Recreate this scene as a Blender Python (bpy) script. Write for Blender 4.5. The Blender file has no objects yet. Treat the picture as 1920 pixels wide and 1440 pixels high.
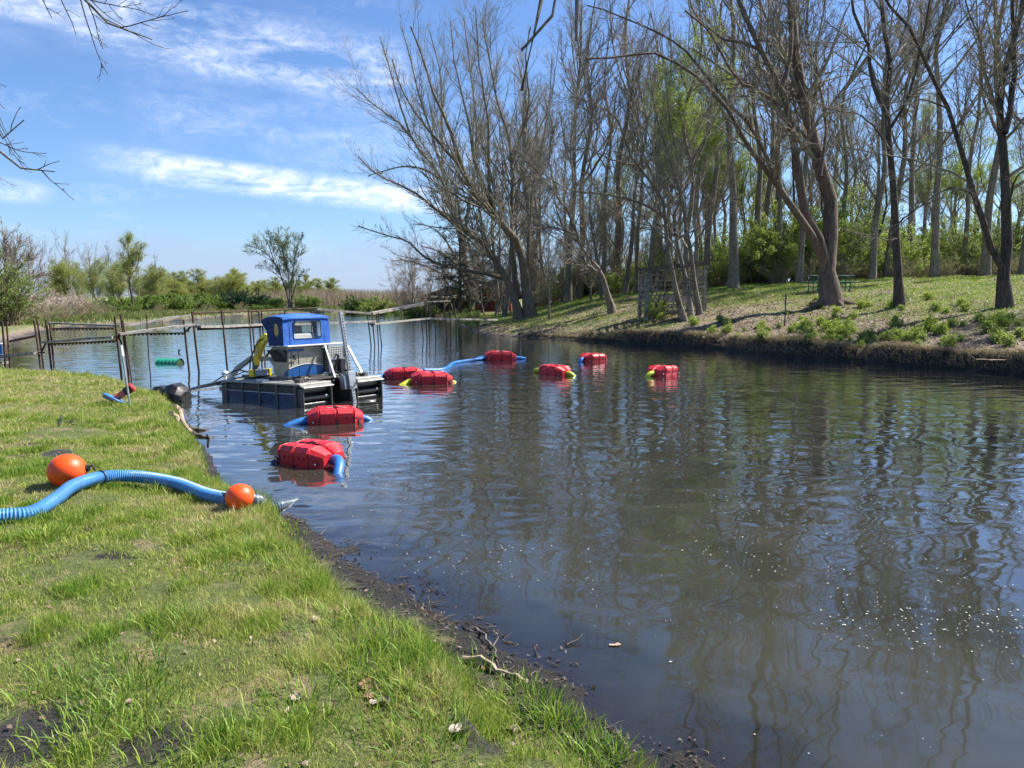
import bpy, math, random
import numpy as np
from mathutils import Vector, Matrix, Euler

R = math.radians
random.seed(7)
rng = np.random.default_rng(7)
sc = bpy.context.scene
col = sc.collection

# ---------------------------------------------------------------- camera, sky, sun, exposure
F, CX, CY, HOR, CH = 1400.0, 960.0, 720.0, 555.0, 2.0
PITCH = math.atan((CY - HOR) / F)
cd = bpy.data.cameras.new("camera")
cd.sensor_width = 36.0
cd.lens = 36.0 * F / 1920.0
cd.clip_start = 0.05
cd.clip_end = 4000
cam = bpy.data.objects.new("camera", cd)
col.objects.link(cam)
cam.location = (0, 0, CH)
cam.rotation_euler = (R(90) - PITCH, 0, 0)
sc.camera = cam

SUN_EL, SUN_AZ = 48.0, 24.0            # azimuth measured from +X towards +Y
sd = bpy.data.lights.new("sun", 'SUN')
sd.energy = 4.6
sd.angle = R(0.53)
sd.color = (1.0, 0.955, 0.88)
so = bpy.data.objects.new("sun", sd)
col.objects.link(so)
sdir = Vector((math.cos(R(SUN_EL)) * math.cos(R(SUN_AZ)), math.cos(R(SUN_EL)) * math.sin(R(SUN_AZ)), math.sin(R(SUN_EL))))
so.rotation_euler = sdir.to_track_quat('Z', 'Y').to_euler()
so.location = (30, 0, 40)

sc.view_settings.view_transform = 'Standard'
sc.view_settings.look = 'None'
sc.view_settings.gamma = 1
sc.view_settings.exposure = 1.15
sc.cycles.use_denoising = True
sc.cycles.max_bounces = 8
sc.cycles.transparent_max_bounces = 12
sc.cycles.caustics_reflective = False
sc.cycles.caustics_refractive = False
sc.cycles.sample_clamp_indirect = 4.0


class NT:
    """small node-tree writer"""
    def __init__(s, tree):
        s.t = tree
        s.n = tree.nodes
        s.n.clear()

    def __call__(s, kind, _props=None, **ins):
        nd = s.n.new(kind)
        for k, v in (_props or {}).items():
            setattr(nd, k, v)
        for k, v in ins.items():
            key = int(k[1:]) if k[0] == 'i' and k[1:].isdigit() else k.replace('_', ' ')
            sock = nd.inputs[key]
            if isinstance(v, bpy.types.NodeSocket):
                s.t.links.new(v, sock)
            else:
                if isinstance(v, tuple) and len(v) == 3 and sock.type == 'RGBA':
                    v = v + (1,)
                sock.default_value = v
        return nd

    def link(s, a, b):
        s.t.links.new(a, b)

    def math(s, op, a, b=0.0, c=None, clamp=False):
        d = dict(i0=a, i1=b)
        if c is not None:
            d['i2'] = c
        return s('ShaderNodeMath', dict(operation=op, use_clamp=clamp), **d).outputs[0]

    def vmath(s, op, a, b=(0, 0, 0)):
        return s('ShaderNodeVectorMath', dict(operation=op), i0=a, i1=b).outputs[0]

    def mix(s, f, a, b, mode='MIX'):
        nd = s.n.new('ShaderNodeMix')
        nd.data_type = 'RGBA'
        nd.blend_type = mode
        for i, v in ((0, f), (6, a), (7, b)):
            if isinstance(v, bpy.types.NodeSocket):
                s.t.links.new(v, nd.inputs[i])
            else:
                if isinstance(v, tuple) and len(v) == 3:
                    v = v + (1,)
                nd.inputs[i].default_value = v
        return nd.outputs[2]

    def noise(s, vec, scale, detail=4, rough=0.5, dist=0.0, out=0):
        return s('ShaderNodeTexNoise', None, Vector=vec, Scale=scale, Detail=detail, Roughness=rough, Distortion=dist).outputs[out]

    def ramp(s, f, *stops):
        nd = s('ShaderNodeValToRGB', None, Fac=f)
        e = nd.color_ramp.elements
        while len(e) < len(stops):
            e.new(0.5)
        for el, (p, c) in zip(e, stops):
            el.position = p
            el.color = (c + (1,)) if isinstance(c, tuple) else (c, c, c, 1)
        return nd.outputs[0]

    def rng(s, v, a, b, c=0.0, d=1.0, smooth=False):
        return s('ShaderNodeMapRange', dict(interpolation_type='SMOOTHSTEP' if smooth else 'LINEAR'), i0=v, i1=a, i2=b, i3=c, i4=d).outputs[0]


world = bpy.data.worlds.new("World")
sc.world = world
world.use_nodes = True
w = NT(world.node_tree)
sky = w('ShaderNodeTexSky', dict(sky_type='NISHITA', sun_disc=False, sun_elevation=R(SUN_EL), sun_rotation=R(90 - SUN_AZ),
                                 altitude=200, air_density=1.0, dust_density=0.6, ozone_density=2.0))
dirv = w('ShaderNodeTexCoord').outputs['Generated']
sep = w('ShaderNodeSeparateXYZ', None, Vector=dirv)
dx, dy, dz = sep.outputs
az = w.math('ARCTAN2', dx, dy)
el = w.math('ARCSINE', dz)
# high thin cloud: streaks in two bands and loose wisps, laid out by compass direction and height
uv = w('ShaderNodeCombineXYZ', None, X=az, Y=el, Z=0.0).outputs[0]
st = w('ShaderNodeMapping', None, Vector=uv, Rotation=(0, 0, R(9)), Scale=(8, 34, 1)).outputs[0]
n1 = w.noise(st, 1.0, 9, 0.62, 0.4)
st2 = w('ShaderNodeMapping', None, Vector=uv, Rotation=(0, 0, R(-28)), Scale=(38, 62, 1)).outputs[0]
n2 = w.noise(st2, 1.0, 7, 0.66, 0.9)
st3 = w('ShaderNodeMapping', None, Vector=uv, Rotation=(0, 0, R(6)), Scale=(3.2, 7, 1)).outputs[0]
n3 = w.noise(st3, 1.0, 4, 0.5, 0.3)


def band(a0, e0, slope, half, soft, lo, hi, softx=0.06):
    c = w.math('MULTIPLY_ADD', w.math('SUBTRACT', az, a0), slope, e0)
    d = w.math('ABSOLUTE', w.math('SUBTRACT', el, c))
    m = w.rng(d, half, half + soft, 1.0, 0.0, True)
    a = w.rng(az, lo, lo + softx, 0.0, 1.0, True)
    b = w.rng(az, hi - softx, hi, 1.0, 0.0, True)
    return w.math('MULTIPLY', m, w.math('MULTIPLY', a, b))


b1 = band(-0.40, 0.300, -0.13, 0.012, 0.050, -1.5, -0.10)
b1b = band(-0.62, 0.345, -0.05, 0.030, 0.070, -1.6, -0.42)
b2 = band(-0.33, 0.142, -0.085, 0.006, 0.019, -0.54, -0.02, 0.16)
b3 = band(-0.62, 0.115, -0.02, 0.003, 0.014, -0.95, -0.53, 0.05)
b4 = band(-0.30, 0.200, -0.10, 0.010, 0.055, -0.48, 0.1)
tex = w.math('MULTIPLY', w.rng(n1, 0.36, 0.66), w.rng(n2, 0.28, 0.62))
tex2 = w.math('MULTIPLY', w.rng(n1, 0.32, 0.56), w.rng(n2, 0.22, 0.58))
wisps = w.math('MULTIPLY', w.math('MULTIPLY', w.rng(n1, 0.50, 0.72), w.rng(n2, 0.42, 0.68)), w.rng(n3, 0.42, 0.62))
c1 = w.math('MULTIPLY', w.math('MULTIPLY', b1, tex), 0.80)
c1b = w.math('MULTIPLY', w.math('MULTIPLY', b1b, w.rng(n1, 0.30, 0.75)), 0.42)
c2 = w.math('MULTIPLY', b2, w.math('MULTIPLY', tex2, 0.95))
c3 = w.math('MULTIPLY', b3, w.math('MULTIPLY', tex2, 0.7))
c4 = w.math('MULTIPLY', w.math('MULTIPLY', b4, tex), 0.3)
cl = w.math('MAXIMUM', c1, c2)
cl = w.math('MAXIMUM', cl, c1b)
cl = w.math('MAXIMUM', cl, c3)
cl = w.math('MAXIMUM', cl, c4)
cl = w.math('MAXIMUM', cl, w.math('MULTIPLY', wisps, 0.30), clamp=True)
# low greyish bank of far cloud above the horizon
st4 = w('ShaderNodeMapping', None, Vector=uv, Scale=(7, 20, 1), Location=(3.1, 0.4, 0)).outputs[0]
n4 = w.noise(st4, 1.0, 6, 0.55, 0.2)
edge = w.math('MULTIPLY_ADD', n4, 0.09, 0.022)
low = w.math('MULTIPLY', w.rng(w.math('SUBTRACT', edge, el), -0.02, 0.018, 0.0, 1.0, True), 0.62)
tint = w.mix(1.0, sky.outputs[0], (0.74, 0.93, 1.22, 1), 'MULTIPLY')
c = w.mix(cl, tint, (8.3, 8.8, 9.8, 1))
c = w.mix(low, c, (3.5, 4.3, 6.4, 1))
bg = w('ShaderNodeBackground', None, Color=c, Strength=0.067)
out = w('ShaderNodeOutputWorld', None, Surface=bg.outputs[0])

# ---------------------------------------------------------------- picture <-> place
cp, sp = math.cos(PITCH), math.sin(PITCH)


def ray(px, py):
    x, y = px - CX, CY - py
    return np.array([x, F * cp + y * sp, -F * sp + y * cp])


def atz(px, py, z=0.0):
    d = ray(px, py)
    t = (z - CH) / d[2]
    return np.array([0, 0, CH]) + d * t


def atY(px, py, Y):
    d = ray(px, py)
    return np.array([0, 0, CH]) + d * (Y / d[1])


def V(a):
    return Vector((float(a[0]), float(a[1]), float(a[2])))


# ---------------------------------------------------------------- mesh helpers
def raw_mesh(name, v, f, smooth=True):
    """v (N,3) array, f (M,k) array of equal sized faces"""
    me = bpy.data.meshes.new(name)
    v = np.asarray(v, dtype=np.float32)
    f = np.asarray(f, dtype=np.int32)
    M, k = f.shape
    me.vertices.add(len(v))
    me.vertices.foreach_set("co", v.ravel())
    me.loops.add(M * k)
    me.loops.foreach_set("vertex_index", f.ravel())
    me.polygons.add(M)
    me.polygons.foreach_set("loop_start", np.arange(0, M * k, k, dtype=np.int32))
    me.polygons.foreach_set("loop_total", np.full(M, k, dtype=np.int32))
    if smooth:
        me.polygons.foreach_set("use_smooth", np.ones(M, dtype=bool))
    me.update(calc_edges=True)
    me.validate()
    return me


def link(name, me, mat, parent=None, loc=None):
    o = bpy.data.objects.new(name, me)
    me.materials.clear()
    me.materials.append(mat)
    col.objects.link(o)
    if parent is not None:
        o.parent = parent
    if loc is not None:
        o.location = loc
    return o


def empty(name, loc=(0, 0, 0), rz=0.0, rot=None):
    o = bpy.data.objects.new(name, None)
    o.empty_display_size = 0.3
    col.objects.link(o)
    o.location = loc
    o.rotation_euler = rot if rot else (0, 0, rz)
    return o


def tag(o, label=None, cat=None, group=None, kind=None):
    if label:
        o["label"] = label
    if cat:
        o["category"] = cat
    if group:
        o["group"] = group
    if kind:
        o["kind"] = kind
    return o


def copy_tree(o, parent=None):
    kids = list(o.children)
    c = o.copy()
    col.objects.link(c)
    c.parent = parent
    for ch in kids:
        copy_tree(ch, c)
    return c


class MB:
    """collects simple shapes into one mesh"""
    def __init__(s):
        s.v, s.f = [], []

    def add(s, vs, fs):
        b = len(s.v)
        s.v += [tuple(float(c) for c in p) for p in vs]
        s.f += [tuple(b + i for i in q) for q in fs]
        return s

    def box(s, c, size, rot=None, taper=1.0, bev=0.0):
        hx, hy, hz = size[0] / 2, size[1] / 2, size[2] / 2
        if bev <= 0:
            pts = [(-hx, -hy, -hz), (hx, -hy, -hz), (hx, hy, -hz), (-hx, hy, -hz),
                   (-hx * taper, -hy * taper, hz), (hx * taper, -hy * taper, hz), (hx * taper, hy * taper, hz), (-hx * taper, hy * taper, hz)]
            fs = [(0, 3, 2, 1), (4, 5, 6, 7), (0, 1, 5, 4), (1, 2, 6, 5), (2, 3, 7, 6), (3, 0, 4, 7)]
        else:
            b = min(bev, hx * .9, hy * .9, hz * .9)
            pts, fs = [], []
            for z, q in ((-hz, b), (-hz + b, 0), (hz - b, 0), (hz, b)):
                x, y = hx - q, hy - q
                pts += [(-x + b, -y, z), (x - b, -y, z), (x, -y + b, z), (x, y - b, z), (x - b, y, z), (-x + b, y, z), (-x, y - b, z), (-x, -y + b, z)]
            for k in range(3):
                for i in range(8):
                    j = (i + 1) % 8
                    fs.append((k * 8 + i, k * 8 + j, k * 8 + 8 + j, k * 8 + 8 + i))
            fs.append(tuple(range(7, -1, -1)))
            fs.append(tuple(range(24, 32)))
        m = rot.to_matrix() if isinstance(rot, (Euler,)) else (rot if rot is not None else Matrix.Identity(3))
        c = Vector(c)
        return s.add([tuple(m @ Vector(p) + c) for p in pts], fs)

    def bar(s, a, b, w_, h_=None, up=(0, 0, 1), bev=0.0):
        """rectangular bar from a to b"""
        a, b = Vector(a), Vector(b)
        h_ = h_ or w_
        d = b - a
        y = d.normalized()
        x = y.cross(Vector(up))
        if x.length < 1e-4:
            x = y.cross(Vector((1, 0, 0)))
        x.normalize()
        z = x.cross(y)
        m = Matrix((x, y, z)).transposed()
        return s.box((a + b) / 2, (w_, d.length, h_), m, bev=bev)

    def tube(s, pts, r, n=10, caps=True):
        pts = [Vector(p) for p in pts]
        if not hasattr(r, '__len__'):
            r = [r] * len(pts)
        rings = []
        prev = None
        vs = []
        for i, p in enumerate(pts):
            t = (pts[min(i + 1, len(pts) - 1)] - pts[max(i - 1, 0)]).normalized()
            if prev is None:
                u = t.cross(Vector((0.31, 0.2, 1)))
                if u.length < 1e-3:
                    u = t.cross(Vector((1, 0, 0)))
            else:
                u = prev - t * prev.dot(t)
            u.normalize()
            prev = u
            v2 = t.cross(u)
            for k in range(n):
                a = 2 * math.pi * k / n
                vs.append(tuple(p + (u * math.cos(a) + v2 * math.sin(a)) * r[i]))
        fs = []
        for i in range(len(pts) - 1):
            for k in range(n):
                j = (k + 1) % n
                fs.append((i * n + k, i * n + j, (i + 1) * n + j, (i + 1) * n + k))
        if caps:
            fs.append(tuple(range(n - 1, -1, -1)))
            fs.append(tuple((len(pts) - 1) * n + k for k in range(n)))
        return s.add(vs, fs)

    def cyl(s, a, b, r, n=14, r2=None):
        return s.tube([a, b], [r, r if r2 is None else r2], n)

    def ball(s, c, r, n=16, m=10, sc_=(1, 1, 1), rot=None):
        vs, fs = [], []
        M3 = rot.to_matrix() if rot else Matrix.Identity(3)
        c = Vector(c)
        for i in range(m + 1):
            th = math.pi * i / m
            for k in range(n):
                a = 2 * math.pi * k / n
                p = Vector((r * sc_[0] * math.sin(th) * math.cos(a), r * sc_[1] * math.sin(th) * math.sin(a), r * sc_[2] * math.cos(th)))
                vs.append(tuple(M3 @ p + c))
        for i in range(m):
            for k in range(n):
                j = (k + 1) % n
                fs.append((i * n + k, (i + 1) * n + k, (i + 1) * n + j, i * n + j))
        return s.add(vs, fs)

    def poly(s, loop, vec):
        """closed loop of points extruded by vec"""
        n = len(loop)
        vec = Vector(vec)
        a = [Vector(p) for p in loop]
        vs = [tuple(p) for p in a] + [tuple(p + vec) for p in a]
        fs = [tuple(range(n - 1, -1, -1)), tuple(range(n, 2 * n))]
        fs += [(i, (i + 1) % n, n + (i + 1) % n, n + i) for i in range(n)]
        return s.add(vs, fs)

    def build(s, name, mat, parent=None, smooth=False, bevel=0.0, loc=None, angle=40):
        me = bpy.data.meshes.new(name)
        me.from_pydata(s.v, [], s.f)
        me.validate()
        import bmesh as _b
        bm = _b.new()
        bm.from_mesh(me)
        _b.ops.remove_doubles(bm, verts=bm.verts, dist=1e-5)
        _b.ops.recalc_face_normals(bm, faces=bm.faces)
        if bevel > 0:
            try:
                _b.ops.bevel(bm, geom=[e for e in bm.edges if len(e.link_faces) == 2 and e.calc_face_angle(0) > R(30)], offset=bevel, segments=1, affect='EDGES', clamp_overlap=True)
            except Exception:
                pass
        if smooth:
            for fc in bm.faces:
                fc.smooth = True
            for e in bm.edges:
                if len(e.link_faces) == 2 and e.calc_face_angle(0) > R(angle):
                    e.smooth = False
        bm.to_mesh(me)
        bm.free()
        return link(name, me, mat, parent, loc)


# ---------------------------------------------------------------- materials
def mat_new(name):
    m = bpy.data.materials.new(name)
    m.use_nodes = True
    return m, NT(m.node_tree)


def simple(name, colr, rough=0.5, metal=0.0, var=0.12, scale=9.0, bump=0.0, bscale=40.0, spec=0.5, coat=0.0, dirt=0.0, dirtcol=(0.10, 0.08, 0.055)):
    m, t = mat_new(name)
    tc = t('ShaderNodeTexCoord').outputs['Object']
    n = t.noise(tc, scale, 5, 0.6)
    lo = tuple(max(0, c * (1 - var * 2)) for c in colr)
    hi = tuple(min(1, c * (1 + var)) for c in colr)
    c = t.mix(t.rng(n, 0.3, 0.7), lo, hi)
    if dirt > 0:
        n2 = t.noise(tc, scale * 0.7, 8, 0.7, 0.6)
        c = t.mix(t.math('MULTIPLY', t.rng(n2, 0.48, 0.66), dirt), c, dirtcol)
    rr = t.rng(t.noise(tc, scale * 3, 4), 0.3, 0.7, max(0.02, rough - 0.08), min(1, rough + 0.12))
    p = t('ShaderNodeBsdfPrincipled', None, Base_Color=c, Roughness=rr, Metallic=metal)
    p.inputs['Specular IOR Level'].default_value = spec
    p.inputs['Coat Weight'].default_value = coat
    if bump > 0:
        b = t('ShaderNodeBump', None, Height=t.noise(tc, bscale, 4), Strength=1.0, Distance=bump)
        t.link(b.outputs[0], p.inputs['Normal'])
    t('ShaderNodeOutputMaterial', None, Surface=p.outputs[0])
    return m


def bark(name, c0, c1, lichen=None, scale=1.0, lich_amt=0.5):
    m, t = mat_new(name)
    g = t('ShaderNodeNewGeometry').outputs['Position']
    v = t('ShaderNodeMapping', None, Vector=g, Scale=(14 * scale, 14 * scale, 2.6 * scale)).outputs[0]
    n = t.noise(v, 1.0, 6, 0.62, 0.6)
    big = t.noise(g, 1.3, 4)
    c = t.ramp(n, (0.32, c0), (0.66, c1))
    c = t.mix(t.rng(big, 0.35, 0.7, 0, 0.45), c, tuple(x * 1.25 for x in c1))
    if lichen:
        l = t.noise(g, 5.0, 6, 0.7)
        c = t.mix(t.math('MULTIPLY', t.rng(l, 0.5, 0.62), lich_amt), c, lichen)
    b = t('ShaderNodeBump', None, Height=n, Strength=1.0, Distance=0.07)
    p = t('ShaderNodeBsdfPrincipled', None, Base_Color=c, Roughness=0.9, Normal=b.outputs[0])
    p.inputs['Specular IOR Level'].default_value = 0.15
    t('ShaderNodeOutputMaterial', None, Surface=p.outputs[0])
    return m


def leafmat(name, c0, c1, c2=None, trans=0.35, patch=0.6):
    m, t = mat_new(name)
    g = t('ShaderNodeNewGeometry')
    r_ = g.outputs['Random Per Island']
    n = t.noise(g.outputs['Position'], patch, 3)
    c = t.mix(r_, c0, c1)
    if c2:
        c = t.mix(t.rng(n, 0.42, 0.62), c, c2)
    d = t('ShaderNodeBsdfPrincipled', None, Base_Color=c, Roughness=0.55)
    d.inputs['Specular IOR Level'].default_value = 0.25
    tr = t('ShaderNodeBsdfTranslucent', None, Color=t.mix(0.5, c, (0.25, 0.35, 0.02), 'MIX') if trans > 0.3 else c)
    mx = t('ShaderNodeMixShader', None, Fac=trans)
    t.link(d.outputs[0], mx.inputs[1])
    t.link(tr.outputs[0], mx.inputs[2])
    t('ShaderNodeOutputMaterial', None, Surface=mx.outputs[0])
    return m


M = {}
M['red'] = simple('red_plastic', (0.74, 0.018, 0.030), 0.45, var=0.22, bump=0.004, dirt=0.45, dirtcol=(0.28, 0.03, 0.03))
M['blue_hose'] = simple('blue_hose', (0.03, 0.20, 0.56), 0.4, var=0.15, dirt=0.4, dirtcol=(0.12, 0.2, 0.3))
M['yellow_hose'] = simple('yellow_hose', (0.62, 0.62, 0.03), 0.4, dirt=0.3, dirtcol=(0.35, 0.4, 0.05))
M['orange'] = simple('orange_vinyl', (0.95, 0.095, 0.006), 0.42, var=0.05, dirt=0.25, dirtcol=(0.7, 0.05, 0.01))
M['black'] = simple('black_plastic', (0.012, 0.012, 0.015), 0.45, dirt=0.3)
M['rubber'] = simple('black_rubber', (0.016, 0.016, 0.016), 0.38, dirt=0.3)
M['galv'] = simple('galvanised_steel', (0.36, 0.37, 0.37), 0.42, 0.7, var=0.15, dirt=0.3, dirtcol=(0.3, 0.3, 0.28))
M['alu'] = simple('weathered_aluminium', (0.36, 0.35, 0.31), 0.5, 0.35, var=0.15, dirt=0.6, dirtcol=(0.22, 0.2, 0.16))
M['alu_dark'] = simple('dull_aluminium', (0.12, 0.112, 0.10), 0.5, 0.4, dirt=0.5)
M['beige'] = simple('beige_panel', (0.34, 0.32, 0.25), 0.35, 0.1, dirt=0.35, dirtcol=(0.2, 0.18, 0.12))
M['side_blue_shaded'] = simple('side_blue_shaded', (0.004, 0.028, 0.105), 0.3, dirt=0.3, dirtcol=(0.03, 0.04, 0.06))  # hull blue darkened, the shade on the pontoon sides put into the colour
M['hull_blue'] = simple('hull_blue', (0.010, 0.085, 0.27), 0.3, dirt=0.3, dirtcol=(0.03, 0.06, 0.12))
M['canvas'] = simple('blue_canvas', (0.020, 0.125, 0.47), 0.75, var=0.15, scale=5, bump=0.012, bscale=7, dirt=0.25, dirtcol=(0.12, 0.2, 0.4))
M['canvas_shaded'] = simple('navy_shaded_canvas', (0.012, 0.035, 0.13), 0.8, bump=0.012, bscale=7)  # blue canvas with the left side's shade in its colour; also binding and flaps
M['white'] = simple('white_paint', (0.72, 0.73, 0.72), 0.4, dirt=0.3, dirtcol=(0.4, 0.38, 0.32))
M['yellow'] = simple('yellow_paint', (0.80, 0.62, 0.02), 0.35, dirt=0.2)
M['rust'] = simple('rusty_steel', (0.105, 0.058, 0.038), 0.85, 0.2, var=0.35, scale=14, dirt=0.6, dirtcol=(0.035, 0.022, 0.018))
M['plank'] = simple('weathered_plank', (0.34, 0.31, 0.27), 0.85, var=0.3, scale=6, dirt=0.5, dirtcol=(0.13, 0.115, 0.09))
M['oldwood'] = simple('old_wood', (0.34, 0.31, 0.25), 0.9, var=0.35, scale=7, dirt=0.7, dirtcol=(0.06, 0.06, 0.035), bump=0.004)
M['drift'] = simple('driftwood', (0.40, 0.32, 0.21), 0.85, var=0.3, scale=8, dirt=0.5, dirtcol=(0.06, 0.045, 0.03), bump=0.01, bscale=15)
M['deadwood'] = simple('dead_wood', (0.16, 0.13, 0.10), 0.9, var=0.3, scale=12, dirt=0.6, dirtcol=(0.04, 0.035, 0.025))
M['greenpipe'] = simple('green_plastic', (0.02, 0.30, 0.17), 0.4, dirt=0.25)
M['tablegreen'] = simple('green_coated_steel', (0.02, 0.17, 0.12), 0.45)
M['barnred'] = simple('barn_red', (0.25, 0.03, 0.025), 0.7)
M['brown'] = simple('brown_boards', (0.07, 0.045, 0.03), 0.8)
M['roof'] = simple('dark_shingles', (0.06, 0.055, 0.05), 0.9)
M['skin'] = simple('skin', (0.36, 0.19, 0.13), 0.5, var=0.05)
M['hair'] = simple('dark_hair', (0.012, 0.010, 0.009), 0.6)
M['shirt'] = simple('grey_shirt', (0.30, 0.31, 0.33), 0.8)
M['trousers'] = simple('dark_trousers', (0.04, 0.05, 0.08), 0.8)
M['seat'] = simple('white_seat_cover', (0.62, 0.60, 0.56), 0.7)
M['tarp'] = simple('dark_wet_mud', (0.018, 0.018, 0.022), 0.22, var=0.3, scale=10, bump=0.02, bscale=20)
M['faded_red'] = simple('faded_red_rubber', (0.62, 0.10, 0.05), 0.5, dirt=0.4, dirtcol=(0.5, 0.25, 0.16))
M['cork'] = simple('worn_pale_edge', (0.42, 0.30, 0.22), 0.7)

M['bark'] = bark('bark_grey', (0.06, 0.050, 0.036), (0.29, 0.255, 0.195))
M['bark_paler'] = bark('bark_pale', (0.085, 0.068, 0.052), (0.32, 0.27, 0.22))  # bark in paler tones than the grey one
M['bark_red'] = bark('bark_reddish', (0.045, 0.033, 0.025), (0.22, 0.17, 0.13))
M['bark_lichen'] = bark('bark_lichen', (0.055, 0.045, 0.032), (0.24, 0.20, 0.15), (0.26, 0.17, 0.03), 1.0, 0.6)
M['bark_dark'] = bark('bark_dark', (0.028, 0.023, 0.019), (0.13, 0.106, 0.085))
M['bark_straight'] = bark('bark_woodland', (0.07, 0.06, 0.045), (0.28, 0.245, 0.195), (0.12, 0.13, 0.05), 1.0, 0.4)
M['twig'] = simple('twig_grey', (0.28, 0.25, 0.19), 0.85, var=0.25, scale=3, spec=0.2)
M['twig_dark'] = simple('twig_dark', (0.125, 0.108, 0.08), 0.85, var=0.25, scale=3, spec=0.2)
M['twig_warm'] = simple('twig_warm', (0.34, 0.275, 0.195), 0.85, var=0.25, scale=3, spec=0.2)

M['leaf_bright'] = leafmat('leaf_bright', (0.26, 0.36, 0.05), (0.40, 0.48, 0.09), (0.30, 0.38, 0.07), trans=.45)
M['leaf_yellow'] = leafmat('leaf_yellowgreen', (0.30, 0.32, 0.05), (0.42, 0.40, 0.08), (0.24, 0.30, 0.06))
M['leaf_pale'] = leafmat('leaf_pale', (0.32, 0.37, 0.13), (0.44, 0.48, 0.20), (0.28, 0.34, 0.11), trans=.45)
M['leaf_under'] = leafmat('leaf_undergrowth', (0.26, 0.34, 0.07), (0.38, 0.46, 0.12), (0.31, 0.36, 0.12), trans=.45)
M['leaf_mid'] = leafmat('leaf_mid', (0.12, 0.21, 0.04), (0.24, 0.34, 0.07), (0.18, 0.26, 0.07))
M['leaf_dark'] = leafmat('leaf_dark', (0.018, 0.050, 0.018), (0.04, 0.09, 0.03), trans=0.15)
M['leaf_pine'] = leafmat('needles', (0.016, 0.040, 0.020), (0.035, 0.07, 0.035), trans=0.1)
M['blossom'] = leafmat('blossom', (0.48, 0.40, 0.34), (0.64, 0.56, 0.48), (0.38, 0.30, 0.22), trans=0.25)
M['reed'] = leafmat('dry_reed', (0.30, 0.24, 0.16), (0.44, 0.36, 0.26), trans=0.2)
M['litter'] = leafmat('dead_leaf', (0.13, 0.085, 0.055), (0.42, 0.33, 0.24), (0.20, 0.14, 0.10), trans=0.1, patch=1.5)
M['straw'] = leafmat('dry_straw', (0.30, 0.24, 0.13), (0.46, 0.38, 0.24), trans=0.2)

# ---------------------------------------------------------------- shape of the pond
near_px = [(1500, 1700), (1385, 1560), (1290, 1470), (1205, 1400), (1130, 1345), (1040, 1280), (935, 1218), (835, 1158), (735, 1098), (672, 1055),
           (622, 1016), (580, 985), (548, 968), (508, 958), (470, 948), (432, 922), (408, 890), (404, 866), (384, 836), (362, 815), (352, 792),
           (334, 765), (318, 757), (262, 743), (222, 722), (170, 717), (100, 711), (0, 706), (-160, 700), (-420, 690)]
farleft_px = [(-420, 640), (-150, 640), (15, 643), (60, 627), (110, 617), (180, 612), (240, 607), (300, 604), (360, 600), (450, 592), (560, 587), (640, 585), (720, 583), (775, 586)]
right_px = [(815, 593), (850, 604), (872, 614), (905, 627), (960, 631), (1010, 634), (1100, 640), (1170, 645), (1230, 648), (1290, 652), (1345, 655), (1400, 663), (1440, 667),
            (1500, 672), (1600, 679), (1700, 688), (1800, 696), (1920, 705), (2060, 722)]
P_near = [tuple(atz(x, y)[:2]) for x, y in near_px]
P_far = [tuple(atz(x, y)[:2]) for x, y in farleft_px]
P_right = [tuple(atz(x, y)[:2]) for x, y in right_px]
P_back = [(17.5, 12.0), (20.0, 4.0), (22.0, -8.0), (20.0, -26.0), (8.0, -30.0), (4.0, -12.0), (2.1, -3.0)]
POLY = np.array(P_near + P_far + P_right + P_back)
NSEG = len(POLY)
BANK = np.array([0] * (len(P_near)) + [1] * len(P_far) + [2] * len(P_right) + [2] * 4 + [0] * 3)   # bank of segment i -> i+1
BANK[len(P_near) - 1] = 1


def pond_dist(X, Y):
    """distance to each bank and inside flag"""
    X = np.asarray(X, float).ravel()
    Y = np.asarray(Y, float).ravel()
    D = np.full((3, X.size), 1e9)
    inside = np.zeros(X.size, bool)
    for i in range(NSEG):
        a, b = POLY[i], POLY[(i + 1) % NSEG]
        ex, ey = b - a
        L2 = ex * ex + ey * ey + 1e-12
        t = np.clip(((X - a[0]) * ex + (Y - a[1]) * ey) / L2, 0, 1)
        d = np.hypot(X - a[0] - t * ex, Y - a[1] - t * ey)
        k = BANK[i]
        np.minimum(D[k], d, out=D[k])
        cond = ((a[1] > Y) != (b[1] > Y))
        with np.errstate(divide='ignore', invalid='ignore'):
            xi = ex * (Y - a[1]) / (ey if ey != 0 else 1e-12) + a[0]
        inside ^= cond & (X < xi)
    return D, inside


_ph = np.random.default_rng(3).uniform(0, 6.28, (40, 2))


def wob(X, Y, f, k=0):
    """cheap smooth noise, about -1..1"""
    s = 0
    for i in range(7):
        a = _ph[(k * 7 + i) % 40, 0]
        s = s + np.sin(f * (X * math.cos(a) + Y * math.sin(a)) * (1 + 0.37 * i) + _ph[(k * 5 + i) % 40, 1]) / (1 + 0.35 * i)
    return s / 3.2


def sstep(x, a, b):
    t = np.clip((x - a) / (b - a), 0, 1)
    return t * t * (3 - 2 * t)


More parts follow.
